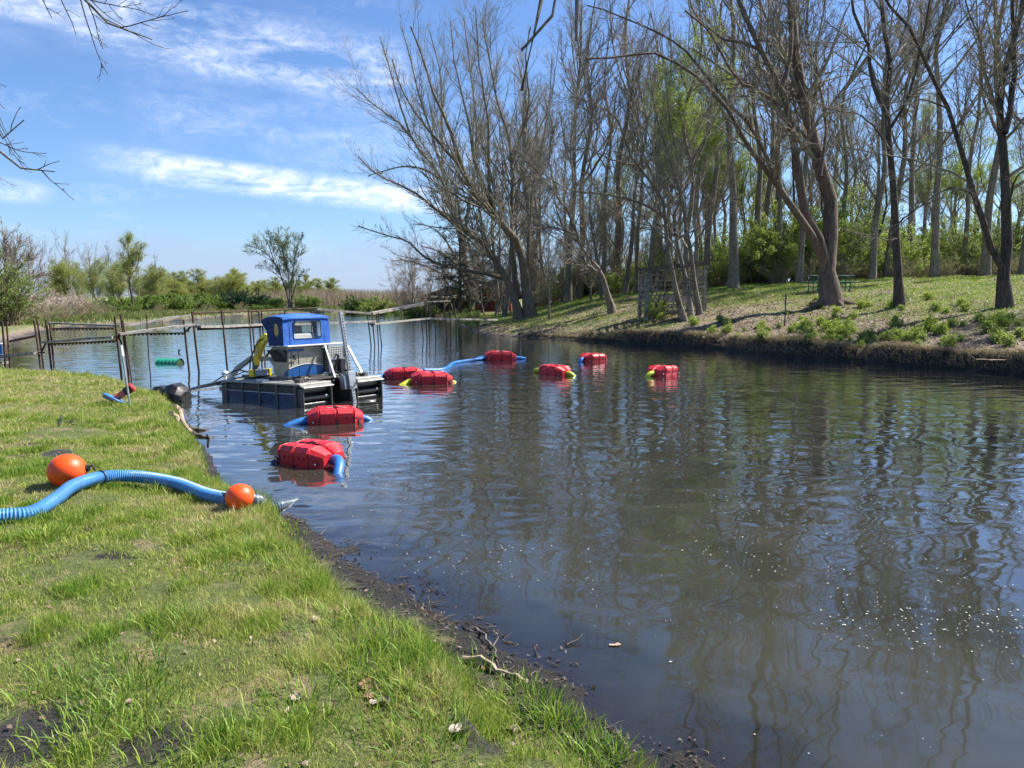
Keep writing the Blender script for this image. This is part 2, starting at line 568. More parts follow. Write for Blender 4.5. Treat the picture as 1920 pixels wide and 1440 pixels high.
def terrain(X, Y):
    shp = np.shape(X)
    X = np.asarray(X, float).ravel()
    Y = np.asarray(Y, float).ravel()
    D, ins = pond_dist(X, Y)
    d = D.min(0)
    # ragged water line
    rag = 0.05 * wob(X, Y, 3.0, 1) + 0.03 * wob(X, Y, 9.0, 2) + np.where(Y > 14, 0.24 * wob(X, Y, 1.5, 10) + 0.14 * wob(X, Y, 4.1, 14), 0.10 * wob(X, Y, 2.3, 10) + 0.05 * wob(X, Y, 6.1, 14))
    s = np.where(ins, -d, d) + rag * np.clip(d * 3, 0.3, 1)
    sl = np.maximum(s, 0)
    mudw = 0.10 + 0.38 * sstep(-Y, -6.6, -5.2) + 0.05 * wob(X, Y, 4, 3) 
    zL = 0.035 * np.minimum(sl / 0.2, 1) + 0.17 * sstep(sl, mudw, mudw + 0.16) + 0.10 * sstep(sl, 0.3, 2.0) + 0.018 * wob(X, Y, 2.2, 4) * sstep(sl, .2, .8) + 0.02 * wob(X, Y, 7.5, 8) * sstep(sl, .1, .5)
    zF = 0.30 * sstep(sl, 0, 0.8) + 0.5 * (1 - np.exp(-sl * 0.03)) + 0.08 * wob(X, Y, 0.7, 5)
    g = sstep(X, -1.0, 7.0)
    bank_h = (0.16 + 0.26 * g) * (1 + 0.25 * wob(X, Y, 1.3, 12))
    kk = 0.095 + 0.105 * g
    A = 3.4
    zR = bank_h * sstep(sl, 0, 0.22 + 1.4 * (1 - g)) + A * (1 - np.exp(-sl * kk / A)) + (0.05 * wob(X, Y, 1.1, 6) + 0.025 * wob(X, Y, 4.0, 7)) * sstep(sl, 0, 1)
    w0, w1, w2 = [np.exp(-(D[k] - d) / 2.5) for k in range(3)]
    z = (zL * w0 + zF * w1 + zR * w2) / (w0 + w1 + w2)
    zb = -0.03 - 0.30 * np.minimum(np.maximum(-s, 0), 0.35) - 0.22 * np.maximum(-s - 0.35, 0)
    zb = np.maximum(zb, -1.1) + 0.012 * wob(X, Y, 6, 9)
    nearw = sstep(-Y, -8.0, -6.0) * sstep(-X, -4, -2)
    zsh = -0.002 - 0.075 * np.maximum(-s, 0) + 0.016 * wob(X, Y, 5.5, 9) + 0.010 * wob(X, Y, 15, 6)
    zb = np.where((s <= 0) & (nearw > 0), zb * (1 - nearw) + nearw * np.where(-s < 0.55, zsh, zsh - 0.4 * (-s - 0.55)), zb)
    zb = np.maximum(zb, -1.1)
    z = z + nearw * (0.010 * wob(X, Y, 9, 2) + 0.008 * wob(X, Y, 21, 4)) * (s > 0)
    z = np.where(s > 0, z, zb)
    bank = np.argmin(D, 0)
    return z.reshape(shp), s.reshape(shp), bank.reshape(shp)


def gz(x, y):
    return float(terrain(np.array([x]), np.array([y]))[0][0])


_T = np.concatenate([np.arange(1.5, 20, 0.05), np.arange(20, 60, 0.1), np.arange(60, 400, 0.5)])


def hit(px, py):
    """where the line of sight meets the ground or the water"""
    d = ray(px, py)
    k = _T / d[1]
    X, Y, Z = d[0] * k, d[1] * k, CH + d[2] * k
    z = np.maximum(terrain(X, Y)[0], 0.0)
    m = np.nonzero(Z < z)[0]
    i = m[0] if len(m) else len(_T) - 1
    return np.array([X[i], Y[i], float(z[i])])


# polar sheet round the camera, fine where the picture looks
ang = np.concatenate([np.linspace(-180, -44, 56, endpoint=False), np.linspace(-44, 44, 400, endpoint=False), np.linspace(44, 180, 56, endpoint=False)])
rad = np.concatenate([np.geomspace(0.25, 3, 24, endpoint=False), np.geomspace(3, 15, 190, endpoint=False), np.geomspace(15, 50, 260, endpoint=False), np.geomspace(50, 1500, 70)])
AA, RR = np.meshgrid(np.radians(ang), rad)
GX, GY = RR * np.sin(AA), RR * np.cos(AA)
GZ, GS, GB = terrain(GX, GY)
nr, na = GX.shape
idx = np.arange(nr * na).reshape(nr, na)
i2 = np.roll(idx, -1, axis=1)
quads = np.stack([idx[:-1], i2[:-1], i2[1:], idx[1:]], -1).reshape(-1, 4)
# hole at the very centre is closed by a fan of quads through a centre vertex ring
gv = np.stack([GX, GY, GZ], -1).reshape(-1, 3)
me = raw_mesh("ground", gv, quads)


def fattr(me, name, arr):
    a = me.attributes.new(name, 'FLOAT', 'POINT')
    a.data.foreach_set("value", np.asarray(arr, np.float32).ravel())


fattr(me, "shore", GS)
fattr(me, "rightbank", (GB == 2).astype(float) * sstep(GX, -14, -8))
fattr(me, "farbank", (GB == 1).astype(float))
mg, t = mat_new("ground_soil_and_lawn")
P = t('ShaderNodeNewGeometry').outputs['Position']
sh = t('ShaderNodeAttribute', dict(attribute_name="shore")).outputs['Fac']
rb = t('ShaderNodeAttribute', dict(attribute_name="rightbank")).outputs['Fac']
fb = t('ShaderNodeAttribute', dict(attribute_name="farbank")).outputs['Fac']
nb = t.noise(P, 0.55, 5, 0.6, 0.4)
nm = t.noise(P, 3.0, 6, 0.65)
nf = t.noise(P, 28.0, 5, 0.7)
nff = t.noise(P, 90.0, 3, 0.7)
mud = t.mix(t.rng(nf, 0.3, 0.7), (0.012, 0.011, 0.010), (0.050, 0.043, 0.034))
mud = t.mix(t.math('MULTIPLY', t.rng(nm, 0.5, 0.66), 0.45), mud, (0.12, 0.09, 0.06))
lawn = t.mix(t.rng(nf, 0.3, 0.7), (0.055, 0.080, 0.022), (0.20, 0.225, 0.07))
lawn = t.mix(t.rng(nm, 0.52, 0.64), lawn, (0.30, 0.23, 0.13))
lawn = t.mix(t.rng(t.noise(P, 1.7, 5, 0.6), 0.60, 0.66), lawn, (0.028, 0.024, 0.022))
lit = t.mix(t.rng(nf, 0.35, 0.65), (0.10, 0.068, 0.045), (0.30, 0.23, 0.165))
lit = t.mix(t.rng(nff, 0.55, 0.62), lit, (0.50, 0.42, 0.33))
lit = t.mix(t.math('MULTIPLY', t.rng(nm, 0.52, 0.6), 0.6), lit, (0.085, 0.062, 0.045))
rg = t.mix(t.rng(nf, 0.35, 0.65), (0.10, 0.13, 0.03), (0.30, 0.33, 0.08))
grassy = t.math('MULTIPLY', t.rng(sh, 3.0, 9.0), t.rng(t.noise(P, 0.35, 6, 0.68, 0.5), 0.38, 0.52), clamp=True)
sepx = t('ShaderNodeSeparateXYZ', None, Vector=P).outputs
grassy = t.math('MAXIMUM', grassy, t.math('MULTIPLY', t.rng(sepx[0], 8.0, 0.0), t.rng(nb, 0.36, 0.50)), clamp=True)
rcol = t.mix(t.math('MULTIPLY', grassy, t.rng(nm, 0.30, 0.56)), lit, rg)
# bare earth path along the wood
pth = t.math('MULTIPLY', t.rng(t.math('ABSOLUTE', t.math('SUBTRACT', sh, 18.5)), 0.6, 1.6, 1.0, 0.0), t.rng(nm, 0.3, 0.5), clamp=True)
rcol = t.mix(t.math('MULTIPLY', pth, 0.7), rcol, (0.40, 0.33, 0.25))
fcol = t.mix(t.rng(nm, 0.35, 0.65), (0.12, 0.16, 0.04), (0.24, 0.22, 0.11))
c = t.mix(rb, lawn, rcol)
c = t.mix(fb, c, fcol)
lim = t.math('MULTIPLY_ADD', rb, 0.35, t.math('MULTIPLY_ADD', fb, 0.3, 0.30))
mfac = t.rng(t.math('SUBTRACT', t.math('MULTIPLY_ADD', nm, 0.5, sh), lim), 0.12, 0.32, 1.0, 0.0)
tan_shore = t.math('MULTIPLY', t.math('MULTIPLY', t.rng(sepx[0], 3.0, 0.0), t.math('ADD', rb, fb, clamp=True)), t.rng(sh, 0.05, 0.4))
c = t.mix(mfac, c, t.mix(tan_shore, mud, lit))
wet = t('ShaderNodeAttribute', dict(attribute_name="wet")).outputs['Fac']
wet = t.math('MULTIPLY', t.rng(t.math('MULTIPLY_ADD', nm, 1.1, wet), 0.95, 1.25), t.rng(wet, 0, .15))
c = t.mix(wet, c, t.mix(t.rng(nf, .3, .7), (0.016, 0.015, 0.014), (0.085, 0.072, 0.058)))
h = t.math('MULTIPLY_ADD', nf, 0.6, nff)
bmp = t('ShaderNodeBump', None, Height=h, Strength=1.0, Distance=0.03)
rough = t.math('SUBTRACT', 0.95, t.math('MULTIPLY', t.math('MAXIMUM', mfac, wet), t.rng(nm, 0.42, 0.6, 0.35, 0.7)))
p = t('ShaderNodeBsdfPrincipled', None, Base_Color=c, Roughness=rough, Normal=bmp.outputs[0])
p.inputs['Specular IOR Level'].default_value = 0.35
t('ShaderNodeOutputMaterial', None, Surface=p.outputs[0])
ground = link("ground", me, mg)
tag(ground, "grassy bank and leaf strewn slope around the pond", None, None, "structure")

# ---------------------------------------------------------------- water
wz = np.where(GZ < 0.10, 1, 0)
sel = (wz[:-1] | wz[1:]).reshape(-1) > 0
sel &= (np.roll(wz, -1, 1)[:-1] | wz[:-1]).reshape(-1) > 0
wv = np.stack([GX, GY, np.zeros_like(GX)], -1).reshape(-1, 3)
used, inv = np.unique(quads[sel], return_inverse=True)
mw = raw_mesh("pond_water", wv[used], inv.reshape(-1, 4))
fattr(mw, "depth", np.maximum(-GZ.reshape(-1)[used], 0))
mt, t = mat_new("murky_pond_water")
P = t('ShaderNodeNewGeometry').outputs['Position']
xyz = t('ShaderNodeSeparateXYZ', None, Vector=P).outputs
dep = t('ShaderNodeAttribute', dict(attribute_name="depth")).outputs['Fac']
# slow swell near the bank, finer wind ripples further out
sw = t.noise(t('ShaderNodeMapping', None, Vector=P, Rotation=(0, 0, R(8)), Scale=(1.5, 2.6, 1)).outputs[0], 1.0, 1.5, 0.4, 0.5)
md = t.noise(t('ShaderNodeMapping', None, Vector=P, Rotation=(0, 0, R(-6)), Scale=(1.8, 5.5, 1)).outputs[0], 1.0, 2, 0.45, 0.5)
fn = t.noise(t('ShaderNodeMapping', None, Vector=P, Rotation=(0, 0, R(5)), Scale=(3.5, 15, 1)).outputs[0], 1.0, 3, 0.5, 0.3)
calm = t.rng(xyz[1], 3.5, 8.0, 0.30, 1.0)
shel = t.rng(t.noise(P, 0.16, 3, 0.5), 0.35, 0.62, 0.45, 1.15)
far = t.rng(xyz[1], 8.0, 17.0, 0.03, 1.0)
hh = t.math('MULTIPLY', sw, t.math('MULTIPLY', calm, 0.018))
hh = t.math('MULTIPLY_ADD', md, t.math('MULTIPLY', t.math('MULTIPLY', far, shel), 0.0055), hh)
hh = t.math('MULTIPLY_ADD', fn, t.math('MULTIPLY', t.math('MULTIPLY', far, shel), 0.0022), hh)
b = t('ShaderNodeBump', None, Height=hh, Strength=1.0, Distance=1.0)
fre = t('ShaderNodeFresnel', None, IOR=1.333, Normal=b.outputs[0]).outputs[0]
fre = t.math('MULTIPLY_ADD', fre, 1.6, 0.010, clamp=True)
mk = t.noise(P, 0.8, 5, 0.6, 1.0)
body = t.mix(t.rng(mk, 0.3, 0.7), (0.028, 0.029, 0.021), (0.046, 0.046, 0.034))
df = t('ShaderNodeBsdfDiffuse', None, Color=body)
tr = t('ShaderNodeBsdfTransparent', None, Color=(0.80, 0.72, 0.55))
alpha = t.math('SUBTRACT', 1.0, t.math('POWER', 2.718, t.math('MULTIPLY', dep, -26.0)))
m1 = t('ShaderNodeMixShader', None, Fac=alpha)
t.link(tr.outputs[0], m1.inputs[1])
t.link(df.outputs[0], m1.inputs[2])
gl = t('ShaderNodeBsdfGlossy', None, Roughness=0.03, Normal=b.outputs[0], Color=(0.92, 0.95, 1.0))
m2 = t('ShaderNodeMixShader', None, Fac=fre)
t.link(m1.outputs[0], m2.inputs[1])
t.link(gl.outputs[0], m2.inputs[2])
t('ShaderNodeOutputMaterial', None, Surface=m2.outputs[0])
water = link("water", mw, mt)
tag(water, "murky rippled pond water reflecting trees and sky", None, None, "structure")


# ---------------------------------------------------------------- grass
def blades(pos, h, wd, lean, name, mat, seg=2, tint=None):
    """pos (N,3), h, wd (N,), lean (N,2) horizontal lean vector as fraction of height"""
    N = len(pos)
    a = rng.uniform(0, 2 * np.pi, N)
    sx, sy = np.cos(a) * wd / 2, np.sin(a) * wd / 2
    V_ = np.zeros((N, 2 * seg + 1, 3), np.float32)
    for k in range(seg):
        f = k / seg
        cx = pos[:, 0] + lean[:, 0] * h * f * f
        cy = pos[:, 1] + lean[:, 1] * h * f * f
        cz = pos[:, 2] + h * f * (1 - 0.25 * f * np.hypot(lean[:, 0], lean[:, 1])) - 0.004
        ww = 1 - 0.35 * f
        V_[:, 2 * k] = np.stack([cx - sx * ww, cy - sy * ww, cz], -1)
        V_[:, 2 * k + 1] = np.stack([cx + sx * ww, cy + sy * ww, cz], -1)
    V_[:, -1] = np.stack([pos[:, 0] + lean[:, 0] * h, pos[:, 1] + lean[:, 1] * h, pos[:, 2] + h * (1 - 0.25 * np.hypot(lean[:, 0], lean[:, 1]))], -1)
    n = 2 * seg + 1
    tris = []
    for k in range(seg - 1):
        tris += [(2 * k, 2 * k + 1, 2 * k + 3), (2 * k, 2 * k + 3, 2 * k + 2)]
    tris += [(2 * seg - 2, 2 * seg - 1, 2 * seg)]
    T = (np.arange(N)[:, None, None] * n + np.array(tris)[None]).reshape(-1, 3)
    me = raw_mesh(name, V_.reshape(-1, 3), T, smooth=False)
    if tint is not None:
        fattr(me, "tint", np.repeat(tint, n))
    return link(name, me, mat)


def grassmat(name, green, lime, straw):
    m, t = mat_new(name)
    g = t('ShaderNodeNewGeometry')
    ti = t('ShaderNodeAttribute', dict(attribute_name="tint")).outputs['Fac']
    r_ = g.outputs['Random Per Island']
    f = t.math('ADD', ti, t.math('MULTIPLY', t.math('SUBTRACT', r_, 0.5), 0.55), clamp=True)
    c = t.ramp(f, (0.0, green), (0.45, lime), (0.80, tuple(0.5 * (a + b) for a, b in zip(lime, straw))), (1.0, straw))
    d = t('ShaderNodeBsdfPrincipled', None, Base_Color=c, Roughness=0.5)
    d.inputs['Specular IOR Level'].default_value = 0.3
    tr = t('ShaderNodeBsdfTranslucent', None, Color=c)
    mx = t('ShaderNodeMixShader', None, Fac=0.35)
    t.link(d.outputs[0], mx.inputs[1])
    t.link(tr.outputs[0], mx.inputs[2])
    t('ShaderNodeOutputMaterial', None, Surface=mx.outputs[0])
    return m


M['grass'] = grassmat('lawn_grass', (0.12, 0.25, 0.025), (0.34, 0.42, 0.065), (0.60, 0.51, 0.26))


def sample_lawn(n, y0, y1, x0, x1):
    """points on the near lawn inside the view"""
    u = rng.uniform(0, 1, n)
    Y = y0 + (y1 - y0) * u
    X = rng.uniform(x0, x1, n)
    m = (np.abs(X) < 0.76 * Y + 1.0)
    X, Y = X[m], Y[m]
    z, s, b = terrain(X, Y)
    ok = (b == 0) & (s > 0.06)
    return X[ok], Y[ok], z[ok], s[ok]


def wobn(X, Y, f, k):
    return 0.5 + 0.5 * np.clip(wob(X, Y, f, k), -1, 1)


def mud_w(X, Y):
    return 0.12 + 0.25 * sstep(-Y, -6.6, -5.2) + 0.10 * wob(X, Y, 3.1, 3) * sstep(-Y, -7.5, -5.2)


BARE = [hit(*p) for p in [(60, 1385), (300, 1405), (470, 1130), (420, 1105), (255, 1195), (905, 1375), (700, 1255), (150, 1050), (20, 1190), (560, 1190), (110, 850), (1010, 1400), (330, 1240), (430, 1345), (120, 812), (300, 1110)]]
BARE_R = [0.24, 0.20, 0.10, 0.10, 0.10, 0.22, 0.12, 0.12, 0.1, 0.08, 0.2, 0.15, .1, .1, .5, .1]
wet_a = np.zeros_like(GX)
for bp, br in [q for q in zip(BARE, BARE_R) if 0.2 <= q[1] < .4]:
    wet_a = np.maximum(wet_a, 1 - sstep(np.hypot(GX - bp[0], (GY - bp[1]) * 0.8), br * 0.3, br * 1.2))
fattr(ground.data, "wet", wet_a)
allp, allh, allw, alll, allt = [], [], [], [], []
for (n, y0, y1, x0, x1, wd, hb) in [(330000, 1.9, 4.6, -4.6, 2.4, 0.0034, 0.060), (380000, 4.6, 8.0, -7.2, 0.2, 0.0048, 0.058), (330000, 8.0, 13.0, -11, -2.0, 0.0072, 0.060), (170000, 13.0, 19.0, -15.5, -6, 0.011, 0.062)]:
    X, Y, z, s = sample_lawn(n, y0, y1, x0, x1)
    big = wobn(X, Y, 1.3, 11)
    mid = wobn(X, Y, 4.2, 12)
    fine = wobn(X, Y, 11.0, 13)
    tuft = sstep(mid * 0.5 + fine * 0.5, 0.50, 0.72)
    edge = np.exp(-((s - mud_w(X, Y) - 0.22) / 0.22) ** 2)
    dens = 0.52 + 0.40 * tuft + 0.3 * big + 0.4 * edge
    dens *= sstep(s, mud_w(X, Y) * 0.75, mud_w(X, Y) + 0.10)
    for bp, br in zip(BARE, BARE_R):
        q = np.hypot(X - bp[0], (Y - bp[1]) * 0.8) + 0.05 * (fine - .5)
        dens *= 0.04 + 0.96 * sstep(q, br * 0.6, br * 1.25)
    bare2 = wobn(X, Y, 6.3, 15) * 0.6 + wobn(X, Y, 2.9, 16) * 0.4
    dens *= 1 - 0.85 * sstep(bare2, 0.60, 0.70)
    keep = rng.uniform(0, 1, len(X)) < dens
    X, Y, z, s, tuft, edge, big, fine = [a[keep] for a in (X, Y, z, s, tuft, edge, big, fine)]
    N = len(X)
    h = 0.66 * hb * rng.lognormal(0, 0.42, N) * (0.50 + 1.1 * tuft * rng.uniform(0.5, 1.2, N) + 0.9 * edge * (0.5 + fine))
    h = np.minimum(h, 0.24)
    allp.append(np.stack([X, Y, z], -1))
    allh.append(h)
    allw.append(wd * rng.uniform(0.7, 1.3, N))
    a = rng.uniform(0, 2 * np.pi, N)
    ll = rng.uniform(0.15, 0.95, N)
    alll.append(np.stack([np.cos(a) * ll + 0.12, np.sin(a) * ll], -1))
    dry = sstep(wobn(X, Y, 3.3, 17) * .6 + wobn(X, Y, 9.0, 19) * .4, 0.52, 0.75)
    allt.append(np.clip(0.56 - 0.34 * tuft - 0.14 * edge + 0.30 * (big - .4) + 0.42 * dry + 0.2 * sstep(Y, 8, 14), 0, 1))
gp, gh, gw, gl_, gt = map(np.concatenate, (allp, allh, allw, alll, allt))
g1 = blades(gp, gh, gw, gl_, "grass", M['grass'], 2, gt)
tag(g1, "fresh green spring grass on the near lawn", "grass", None, "stuff")

# distinct tufts: long arching blades in clumps along the edge and in the lawn
tp, thh, tw, tl, tt = [], [], [], [], []
tuft_px = [(1010, 1335), (1045, 1360), (1100, 1420), (960, 1330), (760, 1290), (800, 1300), (830, 1320), (860, 1285), (690, 1260), (800, 1380), (830, 1400), (640, 1180), (700, 1205), (600, 1105),
           (420, 1000), (440, 1030), (390, 1080), (500, 1035), (250, 1270), (130, 1290), (320, 1390), (460, 1420), (560, 1380), (1140, 1438), (1180, 1436), (660, 1150), (740, 1230), (240, 770), (520, 1000), (550, 1060),
           (360, 830), (385, 870), (350, 800), (395, 855), (270, 760), (580, 1320), (90, 1010), (350, 1180), (230, 1330), (170, 1400)]
for (x, y) in tuft_px:
    c0 = hit(x, y)
    n = int(rng.uniform(110, 230))
    rr = rng.uniform(0.06, 0.13) * (1 + c0[1] / 12)
    ox, oy = rng.normal(0, rr, (2, n))
    X, Y = c0[0] + ox, c0[1] + oy
    zz, s_, b_ = terrain(X, Y)
    ok = (s_ > 0.1)
    X, Y, zz, ox, oy = X[ok], Y[ok], zz[ok], ox[ok], oy[ok]
    n = len(X)
    tp.append(np.stack([X, Y, zz], -1))
    thh.append(rng.uniform(0.04, 0.12, n))
    tw.append(rng.uniform(0.0035, 0.0065, n) * (1 + c0[1] / 16))
    aa = np.arctan2(oy, ox) + rng.normal(0, 0.7, n)
    ll = rng.uniform(0.2, 1.0, n)
    tl.append(np.stack([np.cos(aa) * ll, np.sin(aa) * ll], -1))
    tt.append(np.full(n, rng.uniform(0.0, 0.28)))
g2 = blades(*map(np.concatenate, (tp, thh, tw, tl)), "grass_tufts", M['grass'], 3, np.concatenate(tt))
tag(g2, "longer darker grass tufts along the near water edge", "grass", None, "stuff")

# right bank: thin spring grass
N0 = 420000
Y = rng.uniform(17, 62, N0)
X = rng.uniform(-4, 46, N0)
m = np.abs(X) < 0.72 * Y + 1
X, Y = X[m], Y[m]
z, s, b = terrain(X, Y)
g = wobn(X, Y, 0.55, 21) * 0.6 + wobn(X, Y, 2.1, 22) * 0.4
dens = 0.10 + 0.9 * sstep(g + 0.035 * np.minimum(s, 9), 0.50, 0.80) + 0.35 * sstep(-X, -7, 0)
dens *= sstep(s, 0.25, 0.6) * np.where(X < 5, sstep(s, 0.8, 2.6), 1)
k = (b == 2) & (rng.uniform(0, 1, len(X)) < dens)
X, Y, z, s = X[k], Y[k], z[k], s[k]
N = len(X)
a = rng.uniform(0, 2 * np.pi, N)
g3 = blades(np.stack([X, Y, z], -1), rng.lognormal(-2.75, 0.4, N), rng.uniform(0.014, 0.03, N) * (Y / 30), np.stack([np.cos(a), np.sin(a)], -1) * rng.uniform(.2, 1.1, N)[:, None],
            "slope_grass", M['grass'], 2, np.clip(0.40 + 0.35 * wob(X, Y, 1.0, 23) - 0.1, 0, 1))
tag(g3, "sparse spring grass over the wooded slope", "grass", None, "stuff")


def leaf_quads(pos, size, name, mat, flat=0.35, fold=True, parent=None, nrm=None, aspect=0.6):
    """leaf shaped quads; flat = how far they tip from level"""
    N = len(pos)
    a = rng.uniform(0, 2 * np.pi, N)
    U = np.stack([np.cos(a), np.sin(a), rng.normal(0, flat, N)], -1)
    U /= np.linalg.norm(U, axis=1)[:, None]
    B = np.stack([-np.sin(a), np.cos(a), rng.normal(0, flat, N)], -1)
    B /= np.linalg.norm(B, axis=1)[:, None]
    L = (size * rng.uniform(0.6, 1.3, N))[:, None]
    P0 = pos - U * L / 2
    P2 = pos + U * L / 2
    W = L * aspect / 2
    up = np.cross(U, B) * L * 0.08
    P1 = pos + B * W - U * L * 0.08 + up
    P3 = pos - B * W - U * L * 0.08 + up
    V_ = np.stack([P0, P1, P2, P3], 1).reshape(-1, 3)
    Fq = np.arange(N * 4).reshape(-1, 4)
    me = raw_mesh(name, V_, Fq, smooth=False)
    return link(name, me, mat, parent)


# dead leaves
Y = rng.uniform(17, 48, 150000)
X = rng.uniform(-4, 36, 150000)
z, s, b = terrain(X, Y)
dn = 0.25 + 0.75 * sstep(wobn(X, Y, 1.4, 24), 0.3, 0.7)
k = (b == 2) & (s > 0.1) & (np.abs(X) < .72 * Y + 1) & (rng.uniform(0, 1, len(X)) < dn * (1.1 - 0.75 * sstep(s, 6, 14)))
o = leaf_quads(np.stack([X[k], Y[k], z[k] + 0.02], -1), 0.085 * (0.55 + Y[k] / 55), "leaf_litter", M['litter'], 0.3)
tag(o, "dead brown leaves scattered over the far slope", "leaf litter", None, "stuff")
Y = rng.uniform(2.3, 9, 3800)
X = rng.uniform(-6, 2.2, 3800)
z, s, b = terrain(X, Y)
k = (b == 0) & (s > 0.02) & (rng.uniform(0, 1, len(X)) < 0.25 + 0.75 * sstep(wobn(X, Y, 5, 25), .55, .8))
o = leaf_quads(np.stack([X[k], Y[k], z[k] + 0.012], -1), np.full(k.sum(), 0.030), "leaf_scraps", M['litter'], 0.4)
tag(o, "small scraps of dead leaf in the near grass", "leaf litter", None, "stuff")
# twigs, pebbles and litter along the muddy water line
Y = rng.uniform(2.6, 8.5, 70000)
X = rng.uniform(-4, 2.2, 70000)
z, s, b = terrain(X, Y)
k = (b == 0) & (s > -0.45) & (z > -0.012) & (s < mud_w(X, Y) + 0.1) & (rng.uniform(0, 1, len(X)) < 0.55 * wobn(X, Y, 7, 31))
mats_ = simple('shore_debris', (0.09, 0.075, 0.06), 0.6, var=0.5, scale=60)
o = leaf_quads(np.stack([X[k], Y[k], np.maximum(z[k], 0) + 0.006], -1), rng.uniform(0.008, 0.034, k.sum()), "shore_debris", leafmat('debris', (0.015, 0.012, 0.010), (0.16, 0.13, 0.10), (0.04, 0.03, 0.025), trans=0.0, patch=9), 0.4, aspect=.5)
tag(o, "wet black debris along the near water line", "debris", None, "stuff")
# pale flecks floating
Y = np.concatenate([rng.uniform(3.0, 11, 5200), rng.normal(4.35, .22, 300)])
X = np.concatenate([rng.uniform(-2.5, 7.5, 5200), rng.normal(2.75, .45, 300)])
z, s, b = terrain(X, Y)
k = (s < -0.25) & (rng.uniform(0, 1, len(X)) < 0.10 + 0.9 * sstep(wobn(X, Y, 1.7, 28), 0.50, 0.80) + 0.5 * ((np.abs(X - 2.8) < 1.2) & (np.abs(Y - 4.3) < .35)))
o = leaf_quads(np.stack([X[k], Y[k], np.full(k.sum(), 0.004)], -1), rng.uniform(0.005, 0.018, k.sum()), "floating_flecks", simple('pale_fleck', (0.62, 0.62, 0.56), 0.6), 0.02)
tag(o, "tiny white flecks drifting on the dark water", "flecks", None, "stuff")

# ---------------------------------------------------------------- trees
def norm(a):
    return a / np.maximum(np.linalg.norm(a, axis=-1, keepdims=True), 1e-9)


def resample(pts, K, jit=0.0):
    """smooth curve through points -> (K,3)"""
    pts = np.asarray(pts, float)
    n = len(pts)
    if n == 2:
        t = np.linspace(0, 1, K)[:, None]
        return pts[0] * (1 - t) + pts[1] * t
    ext = np.vstack([2 * pts[0] - pts[1], pts, 2 * pts[-1] - pts[-2]])
    seg = np.linalg.norm(np.diff(pts, axis=0), axis=1)
    cum = np.concatenate([[0], np.cumsum(seg)])
    u = np.linspace(0, cum[-1], K)
    out = []
    for q in u:
        i = min(np.searchsorted(cum, q, side='right') - 1, n - 2)
        f = (q - cum[i]) / max(seg[i], 1e-9)
        p0, p1, p2, p3 = ext[i], ext[i + 1], ext[i + 2], ext[i + 3]
        out.append(0.5 * ((2 * p1) + (p2 - p0) * f + (2 * p0 - 5 * p1 + 4 * p2 - p3) * f * f + (3 * p1 - p0 - 3 * p2 + p3) * f ** 3))
    out = np.array(out)
    if jit:
        out[1:-1] += rng.normal(0, jit, out[1:-1].shape)
    return out


def spawn(P, Rr, n, t0, t1, ang, lenf, rf, K, up=0.05, wobl=0.12, rmin=0.006, rend=0.35, absl=None, out_=0.0, longw=1.0):
    """grow n side branches from the branches P (N,K0,3)"""
    N, K0, _ = P.shape
    seg = np.linalg.norm(np.diff(P, axis=1), axis=2)
    Ls = seg.sum(1)
    idx = rng.choice(N, n, p=(Ls ** longw) / (Ls ** longw).sum())
    tt = rng.uniform(t0, t1, n)
    x = tt * (K0 - 1)
    i0 = np.minimum(x.astype(int), K0 - 2)
    f = (x - i0)[:, None]
    A, B = P[idx, i0], P[idx, i0 + 1]
    pos = A * (1 - f) + B * f
    rp = Rr[idx, i0] * (1 - f[:, 0]) + Rr[idx, i0 + 1] * f[:, 0]
    T = norm(B - A)
    ref = rng.normal(0, 1, (n, 3))
    side = norm(ref - T * (ref * T).sum(1, keepdims=True))
    a = np.radians(rng.normal(ang, ang * 0.22, n))[:, None]
    d = norm(T * np.cos(a) + side * np.sin(a) + np.array([0, 0, up]))
    L = (absl if absl is not None else lenf * Ls[idx]) * (1.05 - 0.6 * tt) * rng.uniform(0.55, 1.25, n)
    r0 = np.maximum(np.minimum(rp * rf, rp * 0.9), rmin)
    Q = np.zeros((n, K, 3))
    Q[:, 0] = pos
    step = (L / (K - 1))[:, None]
    for k in range(1, K):
        d = norm(d + rng.normal(0, wobl, (n, 3)) + np.array([0, 0, up]))
        Q[:, k] = Q[:, k - 1] + d * step
    RR_ = r0[:, None] * np.linspace(1, rend, K)[None, :]
    return Q, np.maximum(RR_, rmin * 0.55)


def tubes(P, Rr, S):
    N, K, _ = P.shape
    T = np.zeros_like(P)
    T[:, 1:-1] = P[:, 2:] - P[:, :-2]
    T[:, 0] = P[:, 1] - P[:, 0]
    T[:, -1] = P[:, -1] - P[:, -2]
    T = norm(T)
    mean = norm(P[:, -1] - P[:, 0])
    ref = np.where(np.abs(mean[:, 2:3]) > 0.8, np.array([[1.0, 0.13, 0]]), np.array([[0.1, 0.05, 1.0]]))[:, None, :]
    U = norm(np.cross(T, np.broadcast_to(ref, T.shape)))
    W = np.cross(T, U)
    th = np.arange(S) * 2 * np.pi / S
    ring = U[:, :, None, :] * np.cos(th)[None, None, :, None] + W[:, :, None, :] * np.sin(th)[None, None, :, None]
    V_ = P[:, :, None, :] + ring * Rr[:, :, None, None]
    base = (np.arange(N) * K * S)[:, None, None]
    k = np.arange(K - 1)[None, :, None] * S
    s0 = np.arange(S)[None, None, :]
    s1 = (np.arange(S) + 1) % S
    s1 = s1[None, None, :]
    Fq = np.stack([base + k + s0, base + k + s1, base + k + S + s1, base + k + S + s0], -1).reshape(-1, 4)
    return V_.reshape(-1, 3), Fq


